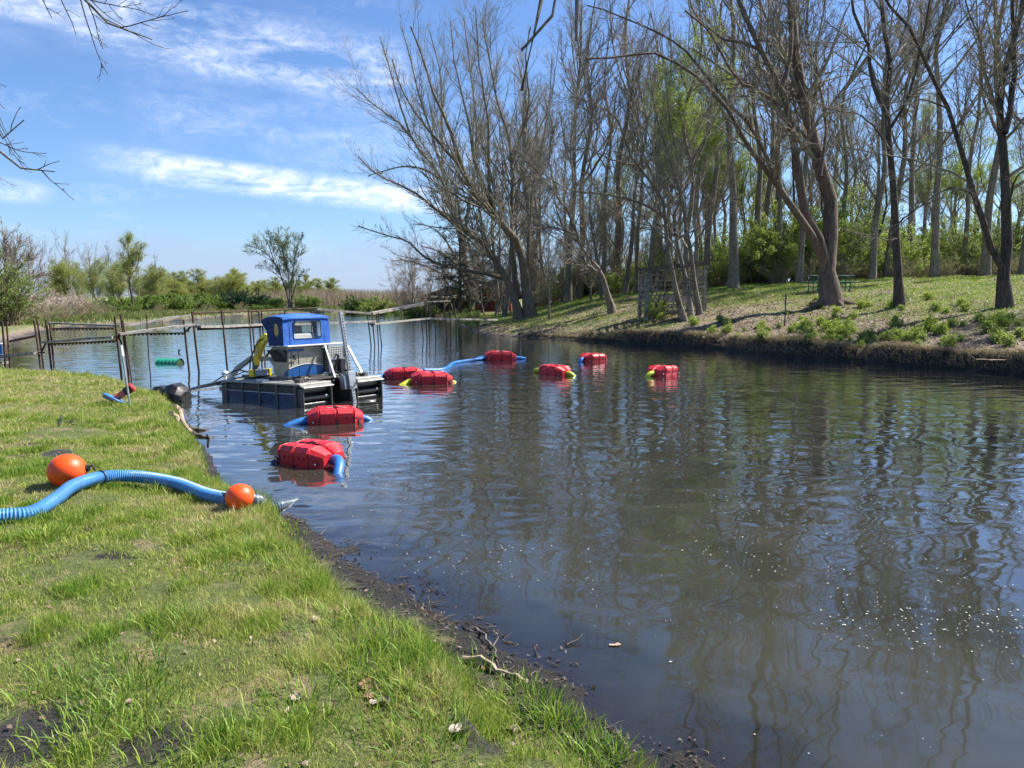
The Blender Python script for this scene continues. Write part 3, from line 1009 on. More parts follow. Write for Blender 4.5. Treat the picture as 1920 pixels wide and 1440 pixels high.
def join(parts):
    vs, fs, b = [], [], 0
    for v, f in parts:
        vs.append(v)
        fs.append(f + b)
        b += len(v)
    return np.concatenate(vs), np.concatenate(fs)


def leaf_arrays(pos, size, aspect=0.55, droop=0.5):
    N = len(pos)
    U = norm(rng.normal(0, 1, (N, 3)) * np.array([1, 1, 0.8]))
    B = norm(np.cross(U, rng.normal(0, 1, (N, 3))))
    L = (size * rng.uniform(0.6, 1.35, N))[:, None]
    V_ = np.stack([pos - U * L / 2, pos + B * L * aspect / 2, pos + U * L / 2, pos - B * L * aspect / 2], 1).reshape(-1, 3)
    return V_, np.arange(N * 4).reshape(-1, 4)


def tips(Q, n, jit):
    N, K, _ = Q.shape
    i = rng.integers(0, N, n)
    k = rng.integers(1, K, n)
    f = rng.uniform(0, 1, (n, 1))
    return Q[i, k] * f + Q[i, k - 1] * (1 - f) + rng.normal(0, jit, (n, 3))


LIMB_K = 16


def guided(name, label, limbs, base, bmat, tmat, n2=40, n3=260, n4=1300, group=None, cat="tree", up=0.045, leaves=None, a2=38, rmin=0.010, l2=0.30, flare=1.5, l4=0.42, n5=0):
    """limbs: (pixel points, start width px, end width px, depth drift) at the depth of the base"""
    D = base[1]
    Ps, Rs = [], []
    for li, (pts, w0, w1, dd) in enumerate(limbs):
        n = len(pts)
        pw = [atY(x, y, D + (dd[0] + (dd[1] - dd[0]) * (i / (n - 1)) ** 1.2)) for i, (x, y) in enumerate(pts)]
        if li == 0 or (pts[0][1] >= limbs[0][0][0][1] - 6):
            pw[0] = pw[0].copy()
            pw[0][2] = gz(pw[0][0], pw[0][1]) - 0.12
        P = resample(pw, LIMB_K, 0.018)
        r = np.linspace(0, 1, LIMB_K)
        rad = (w1 + (w0 - w1) * (1 - r) ** 1.55) / 2 * D / F * 0.92
        if pw[0][2] < base[2] + 0.3:
            rad = rad * (1 + (flare - 1) * np.exp(-np.maximum(P[:, 2] - base[2], 0) / 0.28))
        Ps.append(P)
        Rs.append(rad)
    P1, R1 = np.array(Ps), np.array(Rs)
    B = np.array([base[0], base[1], gz(base[0], base[1])])
    P2, R2 = spawn(P1, R1, n2, 0.22, 0.99, a2, l2, 0.42, 9, up, 0.10, rmin * 1.3, rend=.25)
    P3, R3 = spawn(P2, R2, n3, 0.12, 1.0, 38, 0.45, 0.5, 6, up, 0.13, rmin)
    P3b, R3b = spawn(P1, R1, n3 // 2, 0.42, 1.0, 45, 0, 0.18, 6, up, 0.13, rmin, absl=1.5)
    P3, R3 = np.concatenate([P3, P3b]), np.concatenate([R3, R3b])
    P4, R4 = spawn(P3, R3, n4, 0.15, 1.0, 36, l4, 0.62, 4, up, 0.14, rmin * 0.8)
    root = empty(name, B)
    tag(root, label, cat, group)
    v, f = join([tubes(P1, R1, 9)])
    link("trunk", raw_mesh("trunk", v - B, f), bmat, root)
    parts = [tubes(P2, R2, 6), tubes(P3, R3, 4), tubes(P4, R4, 3)]
    src = P4
    if n5:
        P5, R5 = spawn(P4, R4, n5, 0.2, 1.0, 34, 0.6, 0.7, 3, up, 0.12, rmin * 0.7)
        parts.append(tubes(P5, R5, 3))
        src = P5
    v, f = join(parts)
    cr = link("crown", raw_mesh("crown", v - B, f), tmat, root)
    if leaves:
        nl, sz, lm = leaves
        v, f = leaf_arrays(tips(src, nl, 0.05) - B, np.full(nl, sz))
        link("leaves", raw_mesh("leaves", v, f, False), lm, cr)
    return root


def T(pts, w0, w1, d0=0.0, d1=0.0):
    return (pts, w0, w1, (d0, d1))


bA = hit(985, 598)
guided("maple_tree", "big leaning bare tree with twin lichened trunks forking low on the far bank", [
    T([(996, 599), (986, 545), (984, 505), (974, 465), (961, 439), (924, 405), (898, 375), (875, 336), (855, 276), (836, 224), (812, 172), (790, 100), (770, 50)], 23, 3, 0, -2),
    T([(974, 600), (960, 545), (938, 505), (920, 474), (903, 456), (872, 431), (842, 413), (812, 388), (769, 357), (726, 336), (696, 319), (672, 293)], 19, 2, 0, -4),
    T([(946, 522), (905, 512), (864, 504), (812, 491), (782, 469), (765, 452), (717, 439), (672, 424)], 9, 2, 0, -3),
    T([(974, 560), (967, 530), (961, 452), (960, 380), (959, 301), (950, 241), (933, 194), (915, 100), (905, 40)], 14, 2.5, 0.2, 3),
    T([(930, 410), (918, 357), (916, 280), (916, 232), (907, 172), (898, 108), (892, 20)], 9, 2, 0, 2),
    T([(920, 395), (902, 335), (888, 301), (881, 241), (868, 185), (852, 110), (845, 40)], 8, 2, 0, 3.5),
    T([(989, 520), (992, 440), (1000, 350), (1018, 270), (1030, 190), (1035, 110)], 9, 2, 0, 3),
    T([(875, 336), (852, 300), (800, 240), (755, 170), (735, 110)], 6, 2, -1, -3),
    T([(959, 310), (975, 260), (992, 190), (985, 110), (995, 50)], 6, 2, 1, -2),
], bA, M['bark_lichen'], M['twig'], 135, 1300, 8500, up=0.075, rmin=0.0078, l2=.36, leaves=(3500, 0.045, M['leaf_pale']))

bB = hit(885, 578)
guided("maple_tree", "bare tree behind the leaning twin trunk with pale buds spreading left against the sky", [
    T([(887, 581), (882, 540), (873, 495), (864, 450), (855, 409), (829, 340), (812, 310), (782, 276), (761, 241), (726, 215), (696, 192), (668, 165)], 18, 2, 0, -3),
    T([(855, 409), (836, 350), (829, 290), (829, 215), (824, 130), (805, 56)], 8, 2, 0, 2),
    T([(829, 340), (800, 320), (760, 312), (715, 322), (690, 330)], 6, 1.5, 0, -4),
    T([(836, 345), (812, 260), (786, 180), (770, 110), (752, 50)], 7, 2, 0, 2),
    T([(868, 470), (880, 380), (893, 290), (890, 200), (878, 100), (870, 30)], 9, 2, 0, 3),
    T([(770, 255), (745, 180), (725, 110), (712, 70)], 5, 1.5, -1, 1),
], bB, M['bark_paler'], M['twig'], 110, 1100, 7500, up=0.085, rmin=0.0088, l2=.36, leaves=(6500, 0.06, M['leaf_pale']), a2=32)

bC = hit(1148, 588)
guided("leaning_tree", "slender bare tree leaning steeply left beside the thin sapling on the far bank", [
    T([(1149, 592), (1140, 555), (1131, 525), (1118, 500), (1096, 474), (1080, 440), (1071, 409), (1053, 379), (1019, 336), (990, 300), (965, 280)], 15, 2, 0, -3),
    T([(1085, 455), (1062, 436), (1035, 425), (1000, 428), (960, 420)], 5, 1.5, 0, -3),
    T([(1066, 395), (1075, 340), (1070, 280), (1080, 210), (1070, 130)], 7, 2, 0, 2),
    T([(1045, 365), (1030, 300), (1035, 240), (1020, 180)], 5, 1.5, 0, -2),
], bC, M['bark_paler'], M['twig'], 84, 800, 4600, up=0.05, rmin=0.0075, l2=.4)

bD = hit(1281, 600)
guided("multistem_tree", "bare tree of several thin curving stems growing in front of the lattice arbour", [
    T([(1283, 603), (1270, 560), (1262, 517), (1252, 460), (1246, 413), (1243, 379), (1230, 353), (1195, 310), (1178, 276), (1161, 235), (1152, 215), (1114, 194), (1070, 180)], 13, 2, 0, -3),
    T([(1296, 598), (1292, 550), (1280, 500), (1268, 450), (1266, 400), (1290, 340), (1322, 262), (1335, 190), (1330, 110)], 11, 2, 0.3, 2),
    T([(1313, 594), (1305, 545), (1298, 495), (1288, 440), (1280, 380), (1262, 320), (1240, 250), (1222, 170), (1215, 90)], 12, 2, 0.6, 0),
    T([(1251, 412), (1217, 388), (1178, 372), (1114, 362), (1062, 353), (1019, 327), (985, 301)], 6, 1.5, 0, -4),
    T([(1262, 520), (1300, 480), (1325, 420), (1360, 340), (1372, 260)], 5, 1.5, 0.5, 1),
    T([(1195, 310), (1150, 300), (1100, 280), (1060, 282)], 4, 1.5, -1, -4),
], bD, M['bark'], M['twig'], 110, 1000, 6000, up=0.04, rmin=0.0072, l2=.38)

bE = hit(1556, 574)
guided("cottonwood_tree", "massive reddish forked tree with spreading roots in front of the picnic table", [
    T([(1560, 575), (1553, 530), (1547, 490), (1548, 466), (1556, 440), (1560, 420), (1556, 380), (1538, 319), (1521, 241), (1504, 172), (1493, 108), (1487, 43), (1482, -40), (1478, -160), (1490, -330), (1480, -480)], 36, 8, 0, 1.5),
    T([(1549, 500), (1538, 456), (1513, 405), (1500, 345), (1487, 258), (1474, 200), (1462, 165), (1431, 99), (1405, 47), (1383, 0), (1360, -70), (1330, -200), (1310, -330)], 23, 4, 0, 0),
    T([(1540, 480), (1515, 430), (1482, 383), (1444, 327), (1409, 284), (1375, 224), (1362, 202), (1323, 159), (1280, 125), (1225, 100), (1160, 108), (1100, 110)], 17, 3, 0, -5),
    T([(1460, 345), (1440, 300), (1405, 235), (1375, 203), (1323, 142), (1280, 92), (1220, 55), (1150, 25), (1100, 10)], 9, 2.5, 0, -2),
    T([(1465, 168), (1478, 120), (1484, 50), (1484, -30), (1530, -200), (1560, -380)], 10, 4, 0, 2),
    T([(1478, 205), (1420, 170), (1380, 145), (1330, 60), (1285, 20)], 7, 3, 0, -4),
    T([(1538, 330), (1548, 230), (1530, 120), (1545, 20), (1560, -80)], 7, 3, 0, 3),
    T([(1431, 99), (1395, 80), (1350, 70), (1300, 20), (1290, -40)], 7, 3, 0, 3),
    T([(1549, 450), (1540, 350), (1552, 250), (1575, 150), (1590, 50)], 5, 2, 0, 3),
], bE, M['bark_red'], M['twig'], 84, 820, 5600, up=0.03, rmin=0.0065, flare=1.5, l2=.34, leaves=(900, 0.05, M['leaf_pale']))
# spreading roots of the big tree
rt = MB()
for (ax, ay, ll_) in [(-1, -0.25, 1.5), (1, -0.35, 1.1), (0.4, -1, 0.7), (-0.6, -0.9, 0.8), (0.9, 0.4, 0.9)]:
    pts = []
    for k in range(5):
        q = k / 4
        X, Y = bE[0] + ax * (0.25 + ll_ * q), bE[1] + ay * (0.25 + ll_ * q)
        pts.append((X - bE[0], Y - bE[1], gz(X, Y) - bE[2] + 0.28 * (1 - q) ** 2 - 0.03 * q))
    rt.tube(pts, [0.19, 0.13, 0.09, 0.06, 0.03], 8)
roots_parent = [o for o in col.objects if o.get("label", "").startswith("massive reddish")][0]
rt.build("root", M['bark_red'], roots_parent, True)

bF = hit(1688, 576)
guided("maple_tree", "straight dark bare tree standing alone between the big forked tree and the right hand pair", [
    T([(1687, 578), (1685, 530), (1683, 474), (1680, 430), (1678, 388), (1670, 301), (1664, 207), (1668, 129), (1659, 65), (1650, 0), (1645, -80), (1640, -160), (1650, -300), (1660, -420)], 18, 4, 0, 1),
    T([(1666, 222), (1650, 190), (1637, 160), (1628, 86), (1603, 26), (1590, -40), (1570, -180), (1575, -300)], 9, 3, 0, 2),
    T([(1683, 420), (1711, 396), (1736, 382), (1770, 372)], 4, 1.5, 0, -2),
    T([(1681, 448), (1660, 450), (1640, 440), (1612, 446)], 3.5, 1.2, 0, -3),
    T([(1670, 240), (1700, 190), (1720, 120), (1738, 40), (1750, -50)], 7, 3, 0, -2),
    T([(1668, 129), (1690, 80), (1705, 20), (1712, -60)], 6, 3, 0, 3),
    T([(1668, 280), (1640, 240), (1610, 215), (1560, 205), (1520, 190)], 4, 1.5, 0, -4),
], bF, M['bark_dark'], M['twig'], 60, 600, 4200, up=0.0, rmin=0.006, l2=.36, a2=48)

bG = hit(1885, 578)
guided("maple_tree", "forked bare tree at the right edge, one stem arching left and one rising straight", [
    T([(1885, 580), (1882, 540), (1880, 500), (1886, 470), (1888, 430), (1887, 388), (1884, 301), (1876, 215), (1880, 151), (1896, 86), (1909, 43), (1920, -30), (1925, -200), (1900, -380)], 25, 4, 0, 1),
    T([(1880, 505), (1866, 480), (1844, 422), (1827, 366), (1810, 301), (1792, 245), (1767, 181), (1736, 125), (1715, 69), (1693, 39), (1668, 8), (1640, -40), (1590, -160), (1560, -280)], 14, 3, 0, -2),
    T([(1829, 368), (1797, 353), (1767, 358), (1736, 379), (1711, 400), (1690, 420)], 5, 2, 0, -3),
    T([(1884, 250), (1894, 200), (1902, 130), (1900, 60), (1895, -40), (1880, -200), (1850, -330)], 12, 4, 0, 2),
    T([(1888, 420), (1902, 340), (1925, 320), (1950, 330)], 6, 2, 0, -2),
    T([(1780, 205), (1740, 190), (1700, 195), (1660, 188)], 4, 1.5, -1, -4),
    T([(1736, 125), (1760, 60), (1790, 10), (1800, -60)], 6, 3, -1, 2),
    T([(1876, 215), (1850, 150), (1840, 80), (1815, 20), (1800, -40)], 7, 3, 0, 3),
], bG, M['bark_dark'], M['twig'], 64, 640, 4600, up=-0.01, rmin=0.006, l2=.36, a2=50)

bH = hit(1030, 600)
guided("sapling", "thin young tree standing alone between the twin trunk and the leaning tree", [
    T([(1030, 600), (1030, 550), (1029, 500), (1028, 450), (1026, 400), (1028, 350)], 4.5, 1, 0, 0),
    T([(1029, 530), (1018, 490), (1010, 455)], 2, 1, 0, -.5),
    T([(1029, 520), (1040, 485), (1048, 455)], 2, 1, 0, .5),
], bH, M['bark_paler'], M['twig_warm'], 16, 60, 200, up=0.12, rmin=0.006, l2=0.3)

# low spreading tree left of the twin trunk, dark against the buildings
bI = hit(912, 570)
guided("crab_apple_tree", "bushy bare tree with dense brown twigs behind the dock end on the far bank", [
    T([(892, 590), (880, 560), (868, 520), (850, 490), (820, 470), (790, 462)], 12, 2, 1, -2),
    T([(905, 585), (893, 530), (885, 480), (870, 430), (850, 400)], 10, 2, 1, 3),
    T([(880, 545), (840, 520), (800, 500), (760, 488), (735, 490)], 8, 1.5, 1, -3),
    T([(885, 500), (910, 450), (930, 420), (945, 380)], 6, 1.5, 1, 2),
    T([(868, 510), (835, 450), (805, 425), (775, 420)], 6, 1.5, 1, 2),
    T([(875, 470), (860, 420), (825, 395), (800, 392)], 6, 1.5, 1, 0),
], bI, M['bark_dark'], M['twig_warm'], 80, 700, 4200, up=0.02, rmin=0.011, l2=0.38)


# ---- prototypes that are copied for the wood
def straight_tree(hgt, r0, lean=0.4, forks=2, n2=30, n3=200, n4=900, bmat=None, tmat=None, first=0.35, leaves=None, up=0.10, rmin=0.0085, l2=.26, jit=.14, kids="trunk"):
    top = np.array([rng.normal(0, lean), rng.normal(0, lean), hgt])
    mid = [np.array([0, 0, -0.2])]
    for k in range(1, 6):
        q = k / 5
        mid.append(top * q + np.array([rng.normal(0, 0.30), rng.normal(0, 0.30), 0]) * (q * 1.6 if k < 5 else 0))
    P = [resample(mid, 14, 0.02)]
    r = np.linspace(1, 0.14, 14) * r0
    r[:2] *= np.array([1.45, 1.1])
    Rr = [r]
    for k in range(forks):
        i = int(rng.integers(4, 9))
        a = rng.uniform(0, 6.28)
        b0 = P[0][i]
        L = hgt * rng.uniform(0.3, 0.5)
        pts = [b0, b0 + np.array([math.cos(a) * L * .22, math.sin(a) * L * .22, L * .35]), b0 + np.array([math.cos(a) * L * .34, math.sin(a) * L * .34, L * 1.0])]
        P.append(resample(pts, 14, 0.03))
        Rr.append(np.linspace(0.62, 0.12, 14) * Rr[0][i])
    P1, R1 = np.array(P), np.array(Rr)
    P2, R2 = spawn(P1, R1, n2, first, 0.99, 42, l2, 0.45, 8, up, 0.10, rmin * 1.3)
    P3, R3 = spawn(P2, R2, n3, 0.15, 1.0, 38, 0.45, 0.6, 5, up, 0.13, rmin)
    P4, R4 = spawn(P3, R3, n4, 0.15, 1.0, 36, 0.55, 0.62, 4, up, 0.14, rmin * 0.8)
    root = empty("bare_tree")
    v, f = tubes(P1, R1, 8)
    link("trunk", raw_mesh("trunk", v, f), bmat or M['bark_straight'], root)
    v, f = join([tubes(P2, R2, 5), tubes(P3, R3, 3), tubes(P4, R4, 3)])
    cr = link("crown", raw_mesh("crown", v, f), tmat or M['twig'], root)
    if leaves:
        nl, sz, lm, zmin = leaves
        src = P4[P4[:, -1, 2] > zmin * hgt] if zmin else P4
        v, f = leaf_arrays(tips(src, nl, jit), np.full(nl, sz))
        link("leaves", raw_mesh("leaves", v, f, False), lm, cr)
    return root


def place(root, p, s=1.0, rz=None, label=None, cat=None, group=None, sz=None, sink=0.0):
    root.location = (p[0], p[1], gz(p[0], p[1]) - sink)
    root.rotation_euler = (0, 0, rng.uniform(0, 6.28) if rz is None else rz)
    root.scale = (s, s, sz or s)
    tag(root, label, cat, group)
    return root


protos = [
    straight_tree(20, 0.23, 1.1, 1, 40, 320, 1700, first=0.42),
    straight_tree(22, 0.27, 1.5, 2, 44, 350, 1800, first=0.38, tmat=M['twig_warm']),
    straight_tree(18, 0.16, 1.6, 2, 40, 300, 1600, first=0.30, bmat=M['bark']),
    straight_tree(21, 0.20, 1.0, 1, 36, 300, 1500, first=0.5, bmat=M['bark'], tmat=M['twig_dark']),
    straight_tree(16, 0.12, 1.5, 3, 42, 300, 1500, first=0.2, bmat=M['bark_dark'], tmat=M['twig']),
]
budding = [
    straight_tree(15, 0.17, 0.6, 2, 36, 260, 1200, first=0.35, leaves=(13000, 0.085, M['leaf_bright'], 0.0), tmat=M['twig']),
    straight_tree(17, 0.20, 0.6, 2, 36, 260, 1200, first=0.4, leaves=(9000, 0.085, M['leaf_pale'], 0.4), tmat=M['twig']),
]
usedp = set()


def wood(proto, px, Y, s, group, label, name=None, rz=None):
    r = proto if id(proto) not in usedp else copy_tree(proto)
    usedp.add(id(proto))
    X = (px - CX) / F * Y * 1.0
    if name:
        r.name = name
    place(r, (X, Y), s, rz, label, "tree", group)
    return r


# trunks that can be told apart (pixel x, depth, prototype, scale)
front = [(1372, 45, 0, 1.25), (1492, 47, 3, 0.95), (1455, 50, 3, 0.95), (1628, 47, 1, 0.8), (1655, 50, 0, 1.0), (1745, 46, 3, 1.15), (1838, 47, 1, 1.0), (1795, 52, 3, 0.9),
         (1065, 55, 0, 1.05), (1084, 58, 1, 1.0), (1128, 60, 3, 1.0), (1168, 52, 2, 1.05), (1000, 62, 1, 0.9), (1215, 50, 0, 0.85), (1240, 56, 1, 0.9), (945, 55, 2, 1.0), (935, 66, 0, .9),
         (1320, 50, 1, 0.95), (1420, 55, 1, 1.0), (1580, 52, 2, 1.1), (1908, 44, 0, 1.05)]
for (px, Y, k, s) in front:
    wood(protos[k], px, Y, s, "bare trees at the front of the wood", "tall bare trunk at the near edge of the wood")
cnt = 0
for i in range(46):
    px = rng.uniform(900, 2050)
    Y = rng.uniform(50, 92) if px > 1050 else rng.uniform(62, 100)
    k = int(rng.integers(0, 5))
    wood(protos[k], px, Y, rng.uniform(0.75, 1.12), "bare trees deeper in the wood", "bare grey tree deep in the wood")
for (px, Y, k, s) in [(1300, 47, 0, 0.95), (1335, 52, 0, 0.85), (1265, 58, 0, 1.0), (1220, 62, 1, 1.0), (1385, 60, 0, 0.8), (1160, 64, 1, 0.9), (1820, 70, 1, 1.0), (1730, 66, 1, 0.95), (1440, 66, 1, 0.8), (1285, 41.5, 0, 1.05), (1250, 52, 0, 1.0), (1350, 70, 1, 1.1), (1400, 74, 1, 1.1), (1600, 72, 1, 1.0), (1860, 60, 0, .8), (1770, 62, 0, .8), (1690, 72, 1, 1.0), (1190, 72, 1, .9), (1120, 76, 0, .9), (1550, 78, 0, .9), (1900, 75, 1, 1.0)]:
    wood(budding[k], px, Y, s, "budding trees in the wood", "tree with bright yellow-green spring buds in the wood", "budding_tree")

thicket = straight_tree(6.5, .075, 1.3, 5, 70, 560, 3000, first=.08, bmat=M['bark'], tmat=M['twig_warm'], up=.035, rmin=.0075, l2=.5)
thk = False
for j in range(22):
    px = 735 + 520 * ((j * .618034 + .1) % 1.0)
    Y = 62 + (1250 - px) / 520 * 14 + rng.uniform(-3, 3) if px < 900 else rng.uniform(50, 62)
    r = copy_tree(thicket) if thk else thicket
    thk = True
    r.name = 'thicket_tree'
    place(r, ((px - CX) / F * Y, Y), rng.uniform(.75, 1.15), None, "low bare tree dense with fine brown twigs below the taller trees", "tree", "low twiggy trees below the taller ones")

# trees out of the frame on the right and behind, whose reflections and shadows reach in
for (X, Y, k, s) in [(22, 22, 4, 0.9), (20.5, 15, 2, 0.95), (24, 9, 4, 1.0), (27, 27, 1, .9), (30, 18, 0, 0.9)]:
    r = copy_tree(protos[k])
    place(r, (X, Y), s, None, "bare tree further along the right bank beyond the forked pair", "tree", "bare trees on the right bank outside the view")


# ---- leafy things
def bush(name, r, h, nst, nl, lsz, lm, sm, stem_r=0.014, low=0.0, up=0.02, n3=5, dens=None, twig_only=False):
    """stems fan out from the foot; leaves sit along the twigs"""
    N = nst
    a = rng.uniform(0, 6.28, N)
    q = np.sqrt(rng.uniform(0, 1, N))
    base = np.stack([np.cos(a) * q * r * .28, np.sin(a) * q * r * .28, np.full(N, -0.1)], -1)
    tip = np.stack([np.cos(a) * q * r, np.sin(a) * q * r, h * (1 - 0.45 * q ** 2) * rng.uniform(0.75, 1.08, N)], -1)
    K = 8
    tt = np.linspace(0, 1, K)[None, :, None]
    midp = base * .5 + tip * .5 + np.stack([-np.cos(a) * r * .14, -np.sin(a) * r * .14, np.full(N, h * .10)], -1)
    P = base[:, None] * (1 - tt) ** 2 + 2 * midp[:, None] * tt * (1 - tt) + tip[:, None] * tt ** 2
    P += rng.normal(0, 0.03 * h / 2, P.shape) * (tt > 0)
    Rr = stem_r * h / 2.2 * np.linspace(1, .3, K)[None, :] * rng.uniform(.7, 1.3, (N, 1))
    P2, R2 = spawn(P, Rr, N * n3, 0.12 + low, 1.0, 42, 0.33, .6, 5, up, .13, 0.006)
    P3, R3 = spawn(P2, R2, N * n3 * 3, 0.1, 1.0, 40, .5, .7, 3, up, .12, 0.005)
    root = empty(name)
    v, f = join([tubes(P, Rr, 5), tubes(P2, R2, 3), tubes(P3, R3, 3)])
    link("stems", raw_mesh("stems", v, f), sm, root)
    if nl:
        Lp = np.concatenate([tips(P3, int(nl * .7), 0.06), tips(P2, nl - int(nl * .7), 0.06)])
        v, f = leaf_arrays(Lp, np.full(len(Lp), lsz), 0.6)
        link("foliage", raw_mesh("foliage", v, f, False), lm, root)
    return root


under = [bush("undergrowth_shrub", 2.3, 3.0, 34, 12000, 0.08, M['leaf_under'], M['twig_dark']),
         bush("undergrowth_shrub", 2.0, 2.4, 30, 9000, 0.08, M['leaf_under'], M['twig_warm']),
         bush("undergrowth_shrub", 2.2, 3.4, 40, 6000, 0.07, M['leaf_pale'], M['twig_dark'])]
uu = set()
for i in range(96):
    px = 1010 + 940 * ((i * 0.618034) % 1.0) + rng.uniform(-15, 15)
    Y = rng.uniform(49, 64) + (8 if px < 1180 else 0)
    k = int(rng.integers(0, 3)) if px > 1380 else int(rng.choice([0, 1, 2], p=[.1, .3, .6]))
    r = under[k] if k not in uu else copy_tree(under[k])
    uu.add(k)
    place(r, ((px - CX) / F * Y, Y), rng.uniform(.8, 1.8) * (1 if px > 1380 else .75), None, "leafy green honeysuckle shrub filling the foot of the wood", "shrub", "green shrubs along the foot of the wood")
    r.scale.z *= rng.uniform(.8, 1.25)

scrub = bush("brown_brush", 2.0, 2.0, 46, 900, 0.07, M['leaf_pale'], M['twig_warm'], n3=7)
first = True
for i in range(30):
    px = 1000 + 950 * ((i * 0.618034 + .3) % 1.0)
    Y = rng.uniform(47.5, 54) + (9 if px < 1180 else 0)
    r = scrub if first else copy_tree(scrub)
    first = False
    place(r, ((px - CX) / F * Y, Y), rng.uniform(.6, 1.0), None, "low tangle of brown twigs at the edge of the wood", "brush", "brown brush at the edge of the wood")

# dark conifers behind the twin trunk
def conifer(h, r, lm):
    root = empty("pine_tree")
    P = resample([(0, 0, -.1), (0.1, 0, h * .5), (0, 0.1, h)], 12)[None]
    Rr = np.linspace(.22, .03, 12)[None]
    link("trunk", raw_mesh("trunk", *tubes(P, Rr, 8)), M['bark_dark'], root)
    P2, R2 = spawn(P, Rr, 110, .12, .98, 78, 0, .3, 6, -0.02, .06, .012, absl=r)
    P3, R3 = spawn(P2, R2, 900, .2, 1, 45, .34, .6, 3, 0.02, .1, .006)
    v1, f1 = join([tubes(P2, R2, 4)])
    cr = link("crown", raw_mesh("crown", v1, f1), M['twig_dark'], root)
    v, f = leaf_arrays(tips(P3, 16000, .06), np.full(16000, .16), .22)
    link("foliage", raw_mesh("foliage", v, f, False), lm, cr)
    return root


pn = conifer(9.5, 3.2, M['leaf_pine'])
place(pn, ((862 - CX) / F * 66, 66), 1.0, None, "tall dark pine showing its top above the brown twigs", "tree")
pn2 = copy_tree(pn)
place(pn2, ((905 - CX) / F * 68, 68), 0.8, None, "dark pine beside the red barn behind the twin trunk", "tree")
pn3 = copy_tree(pn)
place(pn3, ((935 - CX) / F * 74, 74), 0.75, None, "low dark pine furthest back near the red barn", "tree")

# ---- far bank on the left
wil = straight_tree(7.5, .20, 1.6, 4, 60, 560, 3000, first=.15, bmat=M['bark_dark'], tmat=M['twig'], leaves=(26000, .085, M['leaf_yellow'], 0), up=.03, rmin=.014, l2=.42, jit=.2)
wil2 = straight_tree(8.5, .18, 1.2, 4, 60, 560, 3000, first=.2, bmat=M['bark_dark'], tmat=M['twig'], leaves=(20000, .085, M['leaf_yellow'], 0), up=.06, rmin=.014, l2=.36, jit=.2)
wil3 = straight_tree(6.5, .12, .8, 4, 60, 560, 2600, first=.15, bmat=M['bark'], tmat=M['twig_warm'], leaves=(16000, .09, M['leaf_pale'], 0), up=.06, rmin=.014, l2=.42, jit=.22)
far_t = [(wil, 150, 66, .62, "leaning willow with yellow-green spring leaves over a dark crooked trunk", "willow_tree"),
         (wil3, 185, 78, .8, "rounded yellow-green tree behind the leaning willow", "willow_tree"),
         (wil2, 252, 70, .76, "tallest yellow-green tree of the left shore, with a knot of leaves at its top", "willow_tree"),
         (wil3, 222, 74, .72, "sparse bushy tree left of the tallest yellow-green tree", "willow_tree"),
         (wil3, 290, 84, .72, "soft bushy tree right of the tallest yellow-green tree", "willow_tree"),
         (wil, 205, 86, .72, "broad hazy tree furthest back between the willow and the tallest yellow-green tree", "willow_tree"),
         (wil3, 160, 90, .8, "hazy tree filling the gap behind the leaning willow's right side", "willow_tree"),
         (wil, 120, 76, .66, "low spreading willow furthest left on the far shore", "willow_tree")]
us2 = set()
for (pr, px, Y, s, lb, nm_) in far_t:
    r = pr if id(pr) not in us2 else copy_tree(pr)
    us2.add(id(pr))
    r.name = nm_
    place(r, ((px - CX) / F * Y, Y), s, None, lb, "tree")
for i, px in enumerate(np.linspace(270, 640, 58)):
    Y = rng.uniform(112, 165)
    pr = [wil2, wil3, wil][int(rng.integers(0, 3))] if px < 470 else [wil3, wil2][int(rng.integers(0, 2))]
    r = copy_tree(pr)
    r.name = "shore_tree"
    place(r, ((px + rng.uniform(-8, 8) - CX) / F * Y, Y), rng.uniform(.7, 1.0) * (1.0 if px < 470 else .72), None, "pale green tree in the low treeline beyond the pond", "tree", "low treeline beyond the pond")
    r.scale.z *= .72
    r.scale.x *= 1.25
    r.scale.y *= 1.25
for i, px in enumerate(np.linspace(-60, 300, 22)):
    Y = rng.uniform(95, 120)
    r = copy_tree(protos[int(rng.integers(0, 5))])
    place(r, ((px - CX) / F * Y, Y), rng.uniform(.35, .5), None, "small bare tree in the treeline behind the blossom", "tree", "bare treeline behind the blossom")

